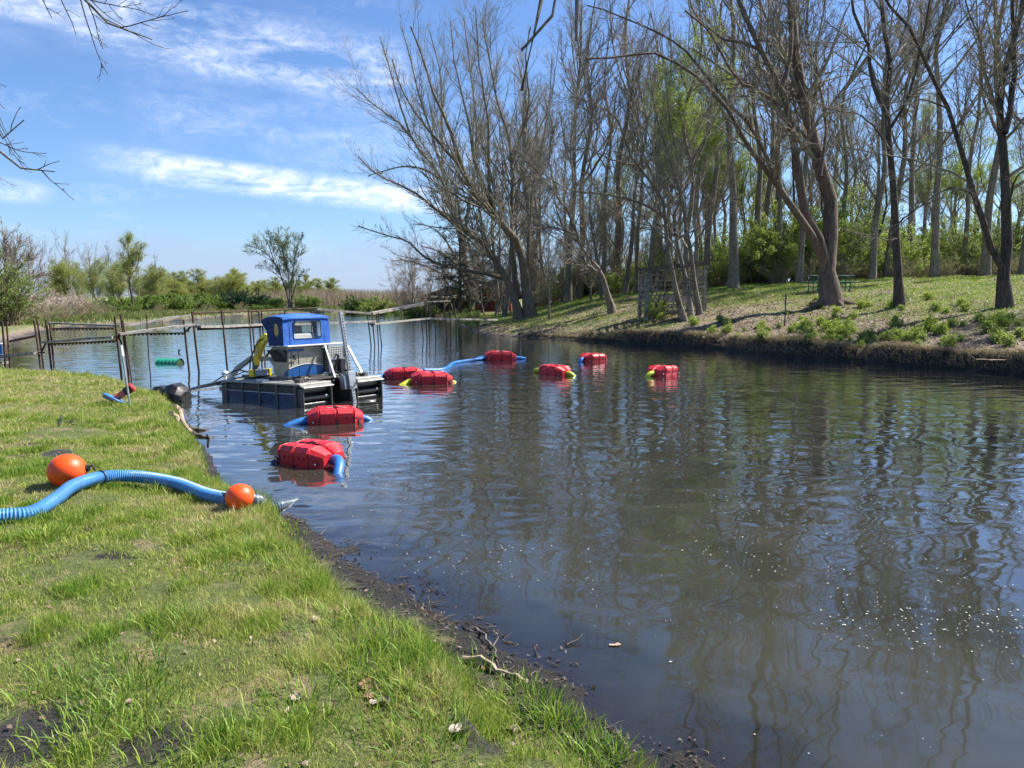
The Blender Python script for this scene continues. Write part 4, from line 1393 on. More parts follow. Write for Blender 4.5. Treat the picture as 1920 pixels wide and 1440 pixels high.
# the tall airy tree
bT = np.array([(541 - CX) / F * 92, 92.0, 0])
bT[2] = gz(bT[0], bT[1])
guided("airy_tree", "tall airy tree with an umbrella crown of thin green leaves, alone on the far shore", [
    T([(543, 583), (539, 555), (528, 520), (514, 492), (498, 475), (480, 465), (465, 460)], 4.2, .9, 0, -2),
    T([(545, 583), (543, 550), (541, 515), (533, 480), (528, 455), (515, 436)], 3.4, .9, 0, 2),
    T([(548, 583), (546, 545), (549, 505), (556, 470), (562, 445)], 3.4, .9, 0, 1),
    T([(514, 492), (505, 462), (492, 442)], 2.4, 1.2, 0, 1),
    T([(541, 510), (530, 470), (545, 440)], 2.2, 1.2, 0, -1),
    T([(547, 560), (556, 530), (570, 508)], 2.4, 1.2, 0, -1),
    T([(516, 496), (490, 462), (478, 446)], 1.6, .8, 0, 2),
    T([(528, 520), (512, 470), (503, 433)], 1.6, .8, 0, -1),
    T([(541, 515), (524, 465), (522, 430)], 1.6, .8, 0, 1),
    T([(543, 540), (537, 480), (536, 434)], 1.6, .8, 0, 2.5),
    T([(546, 545), (552, 490), (553, 444)], 1.6, .8, 0, -2),
    T([(549, 505), (560, 480), (572, 464)], 1.4, .8, 0, 1),
    T([(514, 492), (482, 474), (458, 470)], 1.4, .8, 0, 1),
    T([(530, 525), (500, 500), (484, 496)], 1.4, .8, 0, -2),
], bT, M['bark'], M['twig'], 110, 1000, 6500, up=.05, rmin=.009, leaves=(26000, .075, M['leaf_pale']), l2=.24)

far_bush = bush("green_bush", 2.6, 3.1, 60, 15000, .14, M['leaf_under'], M['twig_dark'], stem_r=.03)
place(far_bush, ((712 - CX) / F * 88, 88), 1.0, None, "rounded bright green bush on the spit, right one of two", "bush")
fb2 = copy_tree(far_bush)
place(fb2, ((672 - CX) / F * 92, 92), .98, None, "rounded bright green bush on the spit, left one of two", "bush")
dark_bush = bush("dark_bush", 3.2, 2.6, 60, 13000, .15, M['leaf_dark'], M['twig_dark'], stem_r=.03)
for j, (px, Y, s, lb) in enumerate([(455, 84, .95, "dark green bush left of the airy tree on the far shore"), (430, 88, .75, "small dark bush furthest left of the dark pair on the far shore")]):
    r = dark_bush if j == 0 else copy_tree(dark_bush)
    place(r, ((px - CX) / F * Y, Y), s, None, lb, "bush")
mb_ = bush("green_bush", 2.8, 2.2, 50, 10000, .14, M['leaf_mid'], M['twig_dark'], stem_r=.03)
for j, (px, Y, s) in enumerate([(330, 78, .95), (300, 76, .9), (365, 82, .9), (400, 84, .9), (495, 90, .8), (575, 95, .85), (520, 93, .7), (270, 74, .8), (790, 74, .8), (765, 80, .7), (225, 72, .7), (195, 70, .6)]):
    r = mb_ if j == 0 else copy_tree(mb_)
    place(r, ((px - CX) / F * Y, Y), s, None, "low mid green bush along the far shoreline", "bush", "low green bushes along the far shore")
blos = bush("blossom_shrub", 2.3, 2.7, 60, 9000, .085, M['blossom'], M['twig_warm'], stem_r=.022, n3=7)
for j, (px, Y, s, lb) in enumerate([(105, 52, .8, "pale pinkish blossoming shrub on the far left shore, middle one of three"), (140, 56, .75, "pale blossoming shrub nearest the willow"), (75, 50, .78, "pale blossoming shrub beside the large green shrub at the left edge")]):
    r = blos if j == 0 else copy_tree(blos)
    place(r, ((px - CX) / F * Y, Y), s, None, lb, "shrub")
for j, (px, Y, s) in enumerate([(165, 58, .55), (185, 60, .5), (120, 50, .45), (95, 48, .4)]):
    place(copy_tree(scrub), ((px - CX) / F * Y, Y), s * 1.5, None, "dry straw coloured brush at the left water edge", "brush", "dry brush at the left water edge")

for j in range(22):
    px = 190 + 330 * ((j * .618034) % 1.0)
    Y = rng.uniform(64, 74) + (px - 190) * .05
    r = copy_tree([mb_, scrub][j % 2])
    r.name = ["green_bush", "brown_brush"][j % 2]
    place(r, ((px - CX) / F * Y, Y), rng.uniform(.3, .6), None, ["low mid green bush along the far shoreline", "low twiggy brown brush along the far shoreline"][j % 2], ["bush", "brush"][j % 2], ["low green bushes along the far shore", "low brown brush along the far shore"][j % 2])

# left edge: large shrub and bare tree
lg = bush("green_shrub", 3.0, 4.0, 70, 9000, .10, M['leaf_mid'], M['twig_warm'], stem_r=.02)
place(lg, ((8 - CX) / F * 44, 44), .95, None, "large green shrub mixed with bare twigs at the left edge", "shrub")
lg2 = copy_tree(lg)
place(lg2, ((-60 - CX) / F * 42, 42), 1.1, None, "tall green shrub furthest left, beyond the large mixed one", "shrub")
bL = np.array([(-8 - CX) / F * 46, 46.0, 0])
bL[2] = gz(bL[0], bL[1])
guided("thicket_tree", "bare greyish pink tree thick with twigs rising at the left edge of the pond", [
    T([(-8, 610), (0, 570), (5, 530), (10, 490), (8, 440)], 9, 2, 0, 0),
    T([(-5, 600), (10, 550), (30, 510), (55, 480)], 6, 2, 0, -1),
    T([(-5, 600), (15, 560), (50, 525), (85, 510)], 6, 1.5, 0, 1),
    T([(-10, 600), (-20, 540), (-30, 480), (-25, 430)], 7, 2, 0, 1),
    T([(5, 540), (25, 490), (38, 450)], 4, 1.5, 0, 1),
], bL, M['bark'], M['twig_warm'], 70, 620, 3600, up=.07, rmin=.013, l2=.42)

# dry reeds on the spit and beyond
def reeds(n, spots, name, label, h):
    X, Y = [], []
    for (px, Yc, sx, sy, q) in spots:
        m_ = int(n * q)
        y = Yc + rng.normal(0, sy, m_)
        X.append((px - CX) / F * y + rng.normal(0, sx, m_))
        Y.append(y)
    X, Y = np.concatenate(X), np.concatenate(Y)
    z, s, b = terrain(X, Y)
    k = s > 0.1
    X, Y, z = X[k], Y[k], z[k]
    N = len(X)
    o = blades(np.stack([X, Y, z], -1), rng.uniform(.5, 1.1, N) * h, np.full(N, .045), rng.normal(0, .12, (N, 2)), name, M['reed'], 2)
    tag(o, label, "reeds", None, "stuff")


reeds(26000, [(560, 120, 3, 3, .12), (600, 118, 4, 3, .2), (630, 112, 3, 4, .2), (650, 110, 3, 3, .16), (750, 100, 2.5, 3, .16), (730, 108, 3, 3, .16)], "dry_reeds", "pale dry reeds behind the bushes on the far shore", 2.6)
M['shore_grass'] = grassmat('rough_shore_grass', (0.05, 0.11, 0.02), (0.15, 0.20, 0.045), (0.30, 0.24, 0.13))
# grass on the far shore
Y = rng.uniform(44, 110, 90000)
X = (rng.uniform(-60, 900, 90000) - CX) / F * Y
z, s, b = terrain(X, Y)
k = (s > .15) & (s < 9)
N = int(k.sum())
o = blades(np.stack([X[k], Y[k], z[k]], -1), rng.uniform(.12, .5, N), np.full(N, .05), rng.normal(0, .3, (N, 2)), "shore_grass", M['shore_grass'], 2, rng.uniform(.1, .9, N))
tag(o, "rough green grass along the far shoreline", "grass", None, "stuff")

# sprouting plants on the right bank
sp1 = bush("sprouting_plant", .32, .34, 22, 520, .075, M['leaf_under'], M['twig'], stem_r=.02, n3=3)
sp2 = bush("sprouting_plant", .26, .42, 16, 420, .080, M['leaf_bright'], M['twig'], stem_r=.02, n3=3)
spots = [(1545, 580), (1568, 588), (1690, 582), (1740, 562), (1460, 615), (1505, 620), (1520, 628), (1540, 610), (1570, 622), (1590, 612), (1585, 632), (1660, 632), (1640, 640), (1678, 625), (1730, 640),
         (1765, 618), (1805, 612), (1878, 612), (1890, 605), (1780, 650), (1720, 652), (1620, 645), (1560, 640), (1300, 610), (1420, 565), (1530, 563), (1650, 565), (1868, 640), (1910, 632), (1840, 600), (1350, 605),
         (1500, 600), (1755, 585), (1475, 590), (1225, 592), (1240, 598), (1215, 598), (1600, 598), (1800, 640)] + [(float(rng.uniform(1330, 1915)), float(rng.uniform(572, 655))) for _ in range(16)] + [(float(cx_ + rng.normal(0, 26)), float(min(656, max(570, cy_ + rng.normal(0, 5))))) for cx_, cy_ in [(1470, 622), (1560, 615), (1590, 628), (1700, 632), (1760, 620), (1860, 605), (1650, 640), (1420, 632), (1540, 634), (1880, 640), (1390, 618)] for _ in range(7)]
for j, (x, y) in enumerate(spots):
    pr = [sp1, sp2][j % 2]
    r = pr if j < 2 else copy_tree(pr)
    h_ = hit(x, y)
    place(r, h_, rng.uniform(.22, .95), None, "small green plant sprouting through the leaf litter of the far bank", "plant", "green plants sprouting on the far bank")

# dry stems and roots hanging over the cut bank
pr = np.array(P_right[4:])
seg = np.linalg.norm(np.diff(pr, axis=0), axis=1)
cum = np.concatenate([[0], np.cumsum(seg)])
u = rng.uniform(0, cum[-1], 16000)
i = np.clip(np.searchsorted(cum, u) - 1, 0, len(seg) - 1)
f = ((u - cum[i]) / seg[i])[:, None]
pp = pr[i] * (1 - f) + pr[i + 1] * f
nrm = np.stack([-(pr[i + 1] - pr[i])[:, 1], (pr[i + 1] - pr[i])[:, 0]], -1)
nrm /= np.linalg.norm(nrm, axis=1)[:, None]
off = rng.uniform(-0.1, 0.6, 16000)[:, None]
q = pp + nrm * off
z, s, b = terrain(q[:, 0], q[:, 1])
flip = s < 0
q[flip] = pp[flip] - nrm[flip] * off[flip]
z, s, b = terrain(q[:, 0], q[:, 1])
k = (s > .05) & (z > .08)
d_ = np.sign(np.where(flip, 1, -1))[:, None] * nrm
N = int(k.sum())
o = blades(np.stack([q[k, 0], q[k, 1], z[k]], -1), rng.uniform(.06, .24, N), rng.uniform(.012, .02, N), d_[k] * rng.uniform(.4, 1.7, (N, 1)) + rng.normal(0, .5, (N, 2)), "bank_straw", M['straw'], 3)
tag(o, "dry grass and rootlets hanging over the cut bank edge", "dry grass", None, "stuff")

# ---- trees near the camera whose boughs reach into the view
def near_tree(name, label, base, limbs, n3, n4, up, rmin, n2=10):
    B = np.array([base[0], base[1], gz(*base)])
    P1 = np.array([resample(l[0], LIMB_K, .01) for l in limbs])
    R1 = np.array([np.linspace(l[1], l[2], LIMB_K) for l in limbs])
    root = empty(name, B)
    tag(root, label, "tree")
    link("trunk", raw_mesh("trunk", *(lambda v, f: (v - B, f))(*tubes(P1, R1, 9))), M['bark'], root)
    if n2:
        P2, R2 = spawn(P1[1:], R1[1:], n2, .45, .98, 36, .22, .5, 8, up, .09, rmin * 1.5)
        P3, R3 = spawn(P2, R2, n3, .2, 1, 38, .4, .6, 5, up, .12, rmin)
        P4, R4 = spawn(P3, R3, n4, .2, 1, 36, .45, .6, 4, up, .12, rmin * .8)
        v, f = join([tubes(P2, R2, 6), tubes(P3, R3, 4), tubes(P4, R4, 3)])
        link("crown", raw_mesh("crown", v - B, f), M['twig_dark'], root)
    return root


def A3(x, y, Y):
    return tuple(atY(x, y, Y))


g0 = gz(-9.5, 7.5)
near_tree("bare_tree", "near bare tree whose drooping bough enters at the top left corner", (-9.5, 7.5), [
    ([(-9.5, 7.5, g0 - .2), (-9.3, 7.4, 2.5), (-9.0, 7.2, 5.5), (-8.6, 7.0, 8.5), (-8.4, 7, 11)], .24, .08),
    ([(-9.2, 7.3, 3.6), (-8.3, 7.6, 4.9), A3(-160, 80, 8.2), A3(-60, 200, 8.3), A3(0, 290, 8.4), A3(50, 318, 8.4), A3(103, 322, 8.4)], .07, .006),
    ([(-9.1, 7.2, 4.6), (-8.0, 7.4, 6.0), (-7.2, 7.6, 6.6), A3(20, -140, 8.0), A3(110, -50, 8.0), A3(175, 15, 8.0), A3(215, 50, 8.0), A3(285, 74, 8.0)], .07, .006),
    ([(-9.2, 7.3, 4.0), (-8.6, 7.7, 5.0), A3(-80, 120, 8.7), A3(-20, 230, 8.7), A3(10, 260, 8.7), A3(45, 225, 8.7)], .05, .006),
], 120, 330, .01, .0042, 44)
g0 = gz(-1.6, -2.6)
near_tree("bare_tree", "near bare tree with dark twigs hanging down at the top centre", (-1.6, -2.6), [
    ([(-1.6, -2.6, g0 - .2), (-1.5, -2.6, 2.2), (-1.3, -2.5, 4.5), (-1.2, -2.4, 8)], .26, .12),
    ([(-1.4, -2.5, 3.6), (-.8, -.6, 5.4), (-.3, 2.0, 5.6), A3(1005, -250, 4.5), A3(1008, -60, 4.5), A3(1013, 55, 4.5), A3(1019, 120, 4.5), A3(1010, 165, 4.5), A3(978, 170, 4.5)], .07, .009),
    ([(-.3, 2.0, 5.6), A3(1040, -200, 4.6), A3(1050, -80, 4.6), A3(1046, 0, 4.6), A3(1038, 44, 4.6), A3(1010, 68, 4.6), A3(978, 94, 4.6)], .03, .008),
    ([(-.3, 2.0, 5.6), A3(1090, -240, 4.8), A3(1085, -80, 4.8), A3(1082, 0, 4.8), A3(1081, 76, 4.8)], .03, .010),
], 0, 0, 0, .004, 0)

# ---------------------------------------------------------------- pipe floats
def loft(mb, rings, close=True):
    n = len(rings[0])
    vs = [p for r_ in rings for p in r_]
    fs = []
    for i in range(len(rings) - 1):
        for k in range(n):
            j = (k + 1) % n
            fs.append((i * n + k, i * n + j, (i + 1) * n + j, (i + 1) * n + k))
    if close:
        fs.append(tuple(range(n - 1, -1, -1)))
        fs.append(tuple((len(rings) - 1) * n + k for k in range(n)))
    return mb.add(vs, fs)


def float_shell(side):
    """one half shell of the float, side = -1 or 1; axis along x"""
    mb = MB()
    sec = [(0.012, -0.17), (0.16, -0.18), (0.262, -0.12), (0.278, 0.02), (0.276, 0.125), (0.292, 0.130), (0.286, 0.195), (0.238, 0.252), (0.150, 0.262), (0.060, 0.256), (0.024, 0.238), (0.012, 0.222)]

    def ring(x, ws, hs, yo=0.0):
        return [(x, side * (0.012 + (y - 0.012) * ws + yo), (z + 0.02) * hs - 0.02) for y, z in sec]
    xs = [(-.475, .60, .66), (-.455, .66, .72), (-.335, .93, .93), (-.315, 1, .985), (-.305, .93, .93), (-.285, .93, .93), (-.275, 1, 1), (-.025, 1.02, 1.02), (-.015, .94, .94), (.015, .94, .94), (.025, 1.02, 1.02),
          (.275, 1, 1), (.285, .93, .93), (.305, .93, .93), (.315, 1, .985), (.335, .93, .93), (.455, .66, .72), (.475, .60, .66)]
    loft(mb, [ring(*q) for q in xs])
    for x in (-.20, -.10, .10, .20):
        mb.box((x, side * .284, .112), (.022, .02, .045), bev=.004)
    for x0, x1 in ((-.26, -.04), (.04, .26)):
        mb.box(((x0 + x1) / 2, side * .235, .212), (x1 - x0, .018, .012), Euler((side * -.9, 0, 0)))
    return mb


def make_float():
    root = empty("pipe_float")
    for s_ in (-1, 1):
        sh = float_shell(s_).build("shell", M['red'], root, True, angle=22)
        for x in (-.40, .40):
            m_ = MB()
            m_.cyl((x, s_ * .222, .05), (x, s_ * .250, .052), .024, 12)
            m_.build("bolt_recess_shade", M['barnred'], sh, True)  # solid disc, its darker red stands for the shade in a bolt recess
            m_ = MB()
            m_.cyl((x, s_ * .225, .05), (x, s_ * .262, .052), .014, 10)
            m_.build("bolt", M['white'], sh, True)
    for x in (-.295, 0, .295):
        m_ = MB()
        pts = []
        for k in range(21):
            a = -0.35 + (math.pi + .7) * k / 20
            yy, zz = math.cos(a) * .272, .02 + math.sin(a) * .222
            if abs(yy) < .06:
                zz -= .03
            pts.append((x, yy, zz))
        for a_, b_ in zip(pts[:-1], pts[1:]):
            m_.bar(a_, b_, .022, .008, up=(0, a_[1], a_[2]))
        m_.build("strap", M['black'], root)
    m_ = MB()
    m_.tube([(-.26, .01, .23), (-.15, -.03, .262), (-.03, .02, .25), (.06, -.02, .268), (.2, .02, .24)], .012, 6)
    m_.tube([(-.05, -.04, .25), (.0, .05, .272), (.07, .06, .25)], .010, 6)
    m_.build("strap", M['black'], root, True)
    return root


F0 = make_float()


def place_float(px, py, deg, s, label, hoses, group="red pipe floats on the pond"):
    global F0
    r = F0 if not F0.get("label") else copy_tree_clean(F0)
    p = atz(px, py)
    r.location = (p[0], p[1], 0.0)
    r.rotation_euler = (R(rng.uniform(-3, 3)), R(rng.uniform(-2.5, 2.5)), R(deg))
    r.scale = (s, s, s)
    tag(r, label, "float", group)
    for pts, mk in hoses:
        m_ = MB()
        P_ = resample(pts, 14)
        m_.tube([tuple(q) for q in P_], [.068] * 14, 14)
        m_.build("hose", M[mk], r, True)
        c0, c1 = V(P_[0]), V(P_[1])
        m_ = MB()
        m_.cyl(c0, c0 + (c1 - c0) * .5, .078, 14)
        m_.build("collar", M['black'], r, True)
    return r


def copy_tree_clean(o):
    c = o.copy()
    col.objects.link(c)
    c.parent = None
    for ch in o.children:
        if ch.name.split('.')[0] in ("hose", "collar"):
            continue
        copy_tree(ch, c)
    return c


L_ = -.44
place_float(583, 866, -36, .90, "nearest red float, a thick blue hose arching from its front end into the water",
            [([(.42, 0, .06), (.56, -.02, .085), (.69, -.10, .045), (.78, -.22, -.06), (.82, -.32, -.2)], 'blue_hose'), ([(L_, 0, .05), (-.58, 0, .05), (-.72, .02, -.06)], 'blue_hose')])
place_float(628, 791, 20, .90, "second nearest red float, lying broadside behind the dredge with a blue hose dipping left",
            [([(L_, 0, .05), (-.60, -.02, .03), (-.78, -.05, -.03), (-.92, -.08, -.10)], 'blue_hose'), ([(.44, 0, .05), (.56, 0, .02), (.66, 0, -.06)], 'blue_hose')])
place_float(757, 709, 12, .98, "red float joined by a blue hose to the stern of the dredge",
            [([(L_, 0, .05), (-.62, 0, .02), (-.85, 0, -.05)], 'blue_hose')])
place_float(809, 718, 16, .98, "red float with yellow hose ends beside the one joined to the dredge",
            [([(L_, 0, .05), (-.55, -.03, .02), (-.68, -.10, -.04), (-.80, -.14, -.10)], 'yellow_hose'), ([(.42, 0, .0), (.52, 0, .0), (.56, 0, -.02)], 'yellow_hose')])
place_float(938, 674, 10, 1.02, "red float furthest from the camera, with blue hose at both ends",
            [([(.42, 0, .05), (.60, 0, .05), (.80, 0, .02)], 'blue_hose'), ([(L_, 0, .05), (-.58, 0, .03), (-.72, 0, -.0)], 'blue_hose')])
place_float(1040, 702, -48, .92, "red float in mid pond with a yellow hose bent over its right end",
            [([(.42, 0, .06), (.54, .03, .07), (.62, .10, .0), (.66, .16, -.1)], 'yellow_hose'), ([(L_, 0, .04), (-.62, .0, .06), (-.78, 0, .03)], 'yellow_hose')])
place_float(1112, 677, 38, .92, "red float with a short blue hose hanging from its left face",
            [([(L_, 0, .08), (-.55, -.01, .07), (-.62, -.02, -.02), (-.64, -.02, -.14)], 'blue_hose')])
place_float(1243, 703, 47, .94, "rightmost red float, a yellow hose drooping from its tilted near end",
            [([(L_, 0, .06), (-.56, .02, .06), (-.66, .06, -.01), (-.70, .1, -.1)], 'yellow_hose')])

m_ = MB()
pts = [atz(795, 694, .03), atz(822, 694, .0), atz(838, 690, .02), atz(850, 681, .03), atz(872, 677, .03), atz(906, 672, .05)]
m_.tube([tuple(q) for q in resample(pts, 30)], .05, 10)
o = m_.build("floating_hose", M['blue_hose'], None, True)
tag(o, "blue hose snaking on the water between the two far left floats", "hose")
m_ = MB()
pts = [atz(655, 716, .25), atz(685, 711, .12), atz(715, 706, .06), atz(726, 704, .05)]
m_.tube([tuple(q) for q in resample(pts, 16)], .06, 10)
o = m_.build("floating_hose", M['blue_hose'], None, True)
tag(o, "short blue hose from the dredge stern to the nearest float beside it", "hose")

# ---------------------------------------------------------------- hose and buoys on the lawn
def ribbed(name, m0, m1, per):
    m, t = mat_new(name)
    at = t('ShaderNodeAttribute', dict(attribute_name="along")).outputs['Fac']
    fr = t.math('FRACT', t.math('MULTIPLY', at, 1 / per))
    tri = t.math('ABSOLUTE', t.math('SUBTRACT', fr, 0.5))
    P_ = t('ShaderNodeNewGeometry').outputs['Position']
    di = t.rng(t.noise(P_, 9, 5, .65), .45, .7)
    c = t.mix(t.rng(tri, .12, .38), m0, m1)
    c = t.mix(t.math('MULTIPLY', di, .35), c, (.16, .2, .2))
    b_ = t('ShaderNodeBump', None, Height=tri, Strength=1.0, Distance=0.012)
    p_ = t('ShaderNodeBsdfPrincipled', None, Base_Color=c, Roughness=.34, Normal=b_.outputs[0])
    t('ShaderNodeOutputMaterial', None, Surface=p_.outputs[0])
    return m


M['hose_rib'] = ribbed('ribbed_blue_hose', (.025, .18, .50), (.12, .35, .66), .022)
M['hose_grey'] = ribbed('ribbed_grey_hose', (.03, .06, .09), (.11, .15, .19), .03)


def hose(name, pts, r, mat, parent=None, n=16, amp=.05, per=.022):
    L = np.linalg.norm(np.diff(np.asarray(pts), axis=0), axis=1).sum()
    K = max(60, int(L / (per / 4)))
    P_ = resample(pts, K)
    s_ = np.concatenate([[0], np.cumsum(np.linalg.norm(np.diff(P_, axis=0), axis=1))])
    rr = r * (1 + amp * np.cos(2 * np.pi * s_ / per)) * np.ones(K)
    v, f = tubes(P_[None], rr[None], n)
    me = raw_mesh(name, v, f)
    fattr(me, "along", np.repeat(s_, n))
    return link(name, me, mat, parent)


def on(px, py, up=0.0):
    h_ = hit(px, py)
    return np.array([h_[0], h_[1], h_[2] + up])


hr = .055
hp = [on(-260, 1010, hr), on(-120, 998, hr), on(0, 985, hr), on(60, 975, hr), on(105, 950, hr), on(140, 930, hr + .03), on(195, 917, hr + .05), on(260, 916, hr + .05), on(330, 923, hr + .03), (on(385, 938, hr)), on(432, 950, hr), ]
o = hose("discharge_hose", hp, hr, M['hose_rib'])
tag(o, "thick ribbed blue hose lying across the near lawn", "hose")
# black strap round the hose where the first buoy is tied
m_ = MB()
q = resample(hp, 60)
k_ = int(np.argmin(np.linalg.norm(q - on(190, 918, hr + .05), axis=1)))
tdir = V(q[k_ + 1] - q[k_ - 1]).normalized()
u_ = tdir.cross(Vector((0, 0, 1))).normalized()
w_ = tdir.cross(u_)
m_.tube([tuple(V(q[k_]) + (u_ * math.cos(a) + w_ * math.sin(a)) * (hr * 1.12)) for a in np.linspace(0, 2 * math.pi, 20)], .006, 6)
st_ = m_.build("strap", M['black'], o, True)


def make_buoy(r, p, tip, label):
    root = empty("buoy", p)
    tag(root, label, "buoy", "orange ball buoys on the lawn")
    m_ = MB()
    m_.ball((0, 0, 0), r, 36, 24, (1.02, 1.0, .96))
    m_.build("ball", M['orange'], root, True)
    m_ = MB()
    tip = Vector(tip).normalized()
    m_.cyl(tip * r * .86, tip * r * 1.16, r * .26, 16, r * .17)
    m_.tube([tip * r * 1.1, tip * r * 1.3 + Vector((0, 0, .02)), tip * r * 1.34 + Vector((.02, 0, -.03))], r * .07, 8)
    m_.build("neck", M['black'], root, True)
    return root


b1_ = on(128, 914)
make_buoy(.158, (b1_[0], b1_[1], b1_[2] + .145), (1, .25, .1), "large orange ball buoy on the grass behind the bend of the blue hose")
b2_ = on(451, 957)
make_buoy(.118, (b2_[0], b2_[1], b2_[2] + .108), (-1, .12, .12), "smaller orange ball buoy where the blue hose meets the water")

root = empty("hose_coupling", (b2_[0], b2_[1], b2_[2]))
tag(root, "grey ribbed hose end with a steel coupling dipping into the pond beside the smaller buoy", "hose")
c0 = on(438, 951, .07) + np.array([0, .12, 0])
ce = [c0, on(478, 952, .065), atz(500, 952, .05), atz(524, 949, .01), atz(560, 942, -.06), atz(585, 938, -.12)]
ob = hose("ribbed_end", [np.array(q) - b2_ for q in ce], .058, M['hose_grey'], root, 14, .06, .03)
m_ = MB()
d_ = V(ce[2]) - V(ce[1])
a_ = V(ce[1]) - V(b2_) + d_ * .25
for k in range(3):
    m_.cyl(a_ + d_ * (.0 + k * .32), a_ + d_ * (.22 + k * .32), .070, 16)
m_.box(a_ + d_ * .45 + Vector((0, -.05, .055)), (.05, .02, .03))
m_.build("coupling", M['galv'], root, True)

# ---------------------------------------------------------------- small things by the near bank
p = on(225, 757)
root = empty("dredge_pump_head", p, R(10))
root.scale = (.68, .68, .68)
tag(root, "blue rimmed disc with a red pipe stub and black clamp, by the stake", "pump part")
m_ = MB()
tilt = Euler((R(62), R(24), R(-28)))
Mx = tilt.to_matrix()
ax = Mx @ Vector((0, 0, 1))
if ax.z < 0:
    ax = -ax
ax = Vector((.46, .18, .87)).normalized()
cc = Vector((-.10, 0, .10))
m_.cyl(cc, cc + ax * .035, .30, 30)
m_.build("disc", M['hose_plain'] if 'hose_plain' in M else M['blue_hose'], root, True, .006)
m_ = MB()
m_.cyl(cc - ax * .03, cc - ax * .001, .29, 30)
m_.build("disc_edge", M['cork'], root, True)
m_ = MB()
m_.cyl(cc - ax * .06, cc - ax * .031, .27, 30)
m_.build("disc_base", M['black'], root, True)
px_ = Vector((.80, .1, .55)).normalized()
s0 = cc + ax * .03 + Vector((.0, 0, 0))
m_ = MB()
m_.cyl(s0, s0 + px_ * .26, .085, 18, .075)
m_.build("pipe", M['faded_red'], root, True)
m_ = MB()
m_.cyl(s0 + px_ * .24, s0 + px_ * .40, .100, 18)
m_.build("clamp", M['black'], root, True, .006)
m_ = MB()
m_.cyl(s0 + px_ * .40, s0 + px_ * .43, .075, 18)
m_.cyl(s0 + px_ * .43, s0 + px_ * .47, .115, 18)
m_.build("flange", M['red'], root, True, .004)

p = on(246, 764)
root = empty("marker_stake", p)
tag(root, "thin grey stake with a white top, standing on the lawn before the dock posts", "stake")
top = atY(227, 648, p[1] + .05)
tv = V(top) - V(p)
m_ = MB()
m_.bar((0, 0, -.15), tv * .86, .022, .022)
m_.build("rod", M['galv'], root)
m_ = MB()
m_.bar(tv * .83, tv, .035, .03)
m_.build("white_tip", M['white'], root)

# black float
p = atz(314, 752)
root = empty("black_float", (p[0], p[1] + .1, 0), R(-12))
tag(root, "faceted black plastic float resting against the grassy bank", "float")
m_ = MB()
def fring(x, w_, h0, h1):
    return [(x, w_ * a, h0 + (h1 - h0) * b_) for a, b_ in ((-.6, 0), (-1, .3), (-.95, .65), (-.5, 1), (.5, 1), (.95, .65), (1, .3), (.6, 0))]
loft(m_, [fring(-.33, .16, -.02, .18), fring(-.26, .22, -.1, .27), fring(-.10, .23, -.1, .28), fring(-.03, .2, -.08, .24), fring(.04, .25, -.1, .30), fring(.16, .27, -.1, .34), fring(.28, .25, -.1, .28), fring(.37, .16, -.03, .18)])
m_.build("shell", M['black'], root, True, .01, angle=20)
m_ = MB()
m_.cyl((-.33, 0, .12), (-.62, .02, .08), .012, 8)
m_.cyl((-.60, .02, .08), (-.65, .02, .07), .028, 8)
m_.build("rod", M['galv'], root, True)

# green corrugated pipe float
p = atz(318, 681)
root = empty("green_barrel", (p[0], p[1], 0), R(-10))
tag(root, "green corrugated plastic barrel half sunk in the pond before the dock", "barrel")
K = 25
xs_ = np.linspace(-.36, .36, K)
rr = .19 + .012 * np.cos(xs_ * 2 * np.pi / .12)
v, f = tubes(np.stack([xs_, 0 * xs_, 0 * xs_ - .05], -1)[None], rr[None], 22)
link("shell", raw_mesh("shell", v, f), M['greenpipe'], root)
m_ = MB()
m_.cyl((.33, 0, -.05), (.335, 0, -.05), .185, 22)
m_.build("inside_shade", M['leaf_dark'], root)  # dark end disc, shade of the hollow barrel put into its colour
p = atz(335, 661)
m_ = MB()
m_.tube([(0, 0, -.2), (0, 0, .05), (.01, 0, .12)], [.03, .025, .008], 6)
m_.box((0.03, 0, .08), (.07, .01, .05), Euler((0, .4, 0)))
o = m_.build("snag", M['deadwood'], None, loc=V(p))
tag(o, "tiny dark snag poking out of the water behind the green barrel", "snag")

# white and blue boat at the far left edge
p = atz(-42, 658)
root = empty("small_boat", p, R(20))
root.scale = (.7, .7, .6)
tag(root, "white and blue hull tip at the left edge of the pond", "boat")
m_ = MB()
def hr_(x, w_, z1):
    return [(x, -w_, z1), (x, -w_ * .7, .0), (x, 0, -.1), (x, w_ * .7, 0), (x, w_, z1)]
loft(m_, [hr_(-1.6, .55, .33), hr_(-.4, .6, .33), hr_(.5, .45, .36), hr_(1.1, .05, .42)])
m_.build("hull", M['hull_blue'], root, True)
m_ = MB()
loft(m_, [[(x, -w_, z), (x, -w_, z + .07), (x, w_, z + .07), (x, w_, z)] for x, w_, z in ((-1.62, .58, .30), (-.4, .63, .30), (.5, .48, .33), (1.14, .06, .40))])
m_.build("deck", M['white'], root)


# driftwood roots on the near bank
def sticks(name, label, cat, base, chains, mat, side=None):
    root = empty(name, base)
    tag(root, label, cat)
    m_ = MB()
    for pts, r0, r1 in chains:
        P_ = resample(pts, 14, .006)
        m_.tube([tuple(q - base) for q in P_], list(np.linspace(r0, r1, 14)), 8)
    m_.build("limb", mat, root, True)
    return root


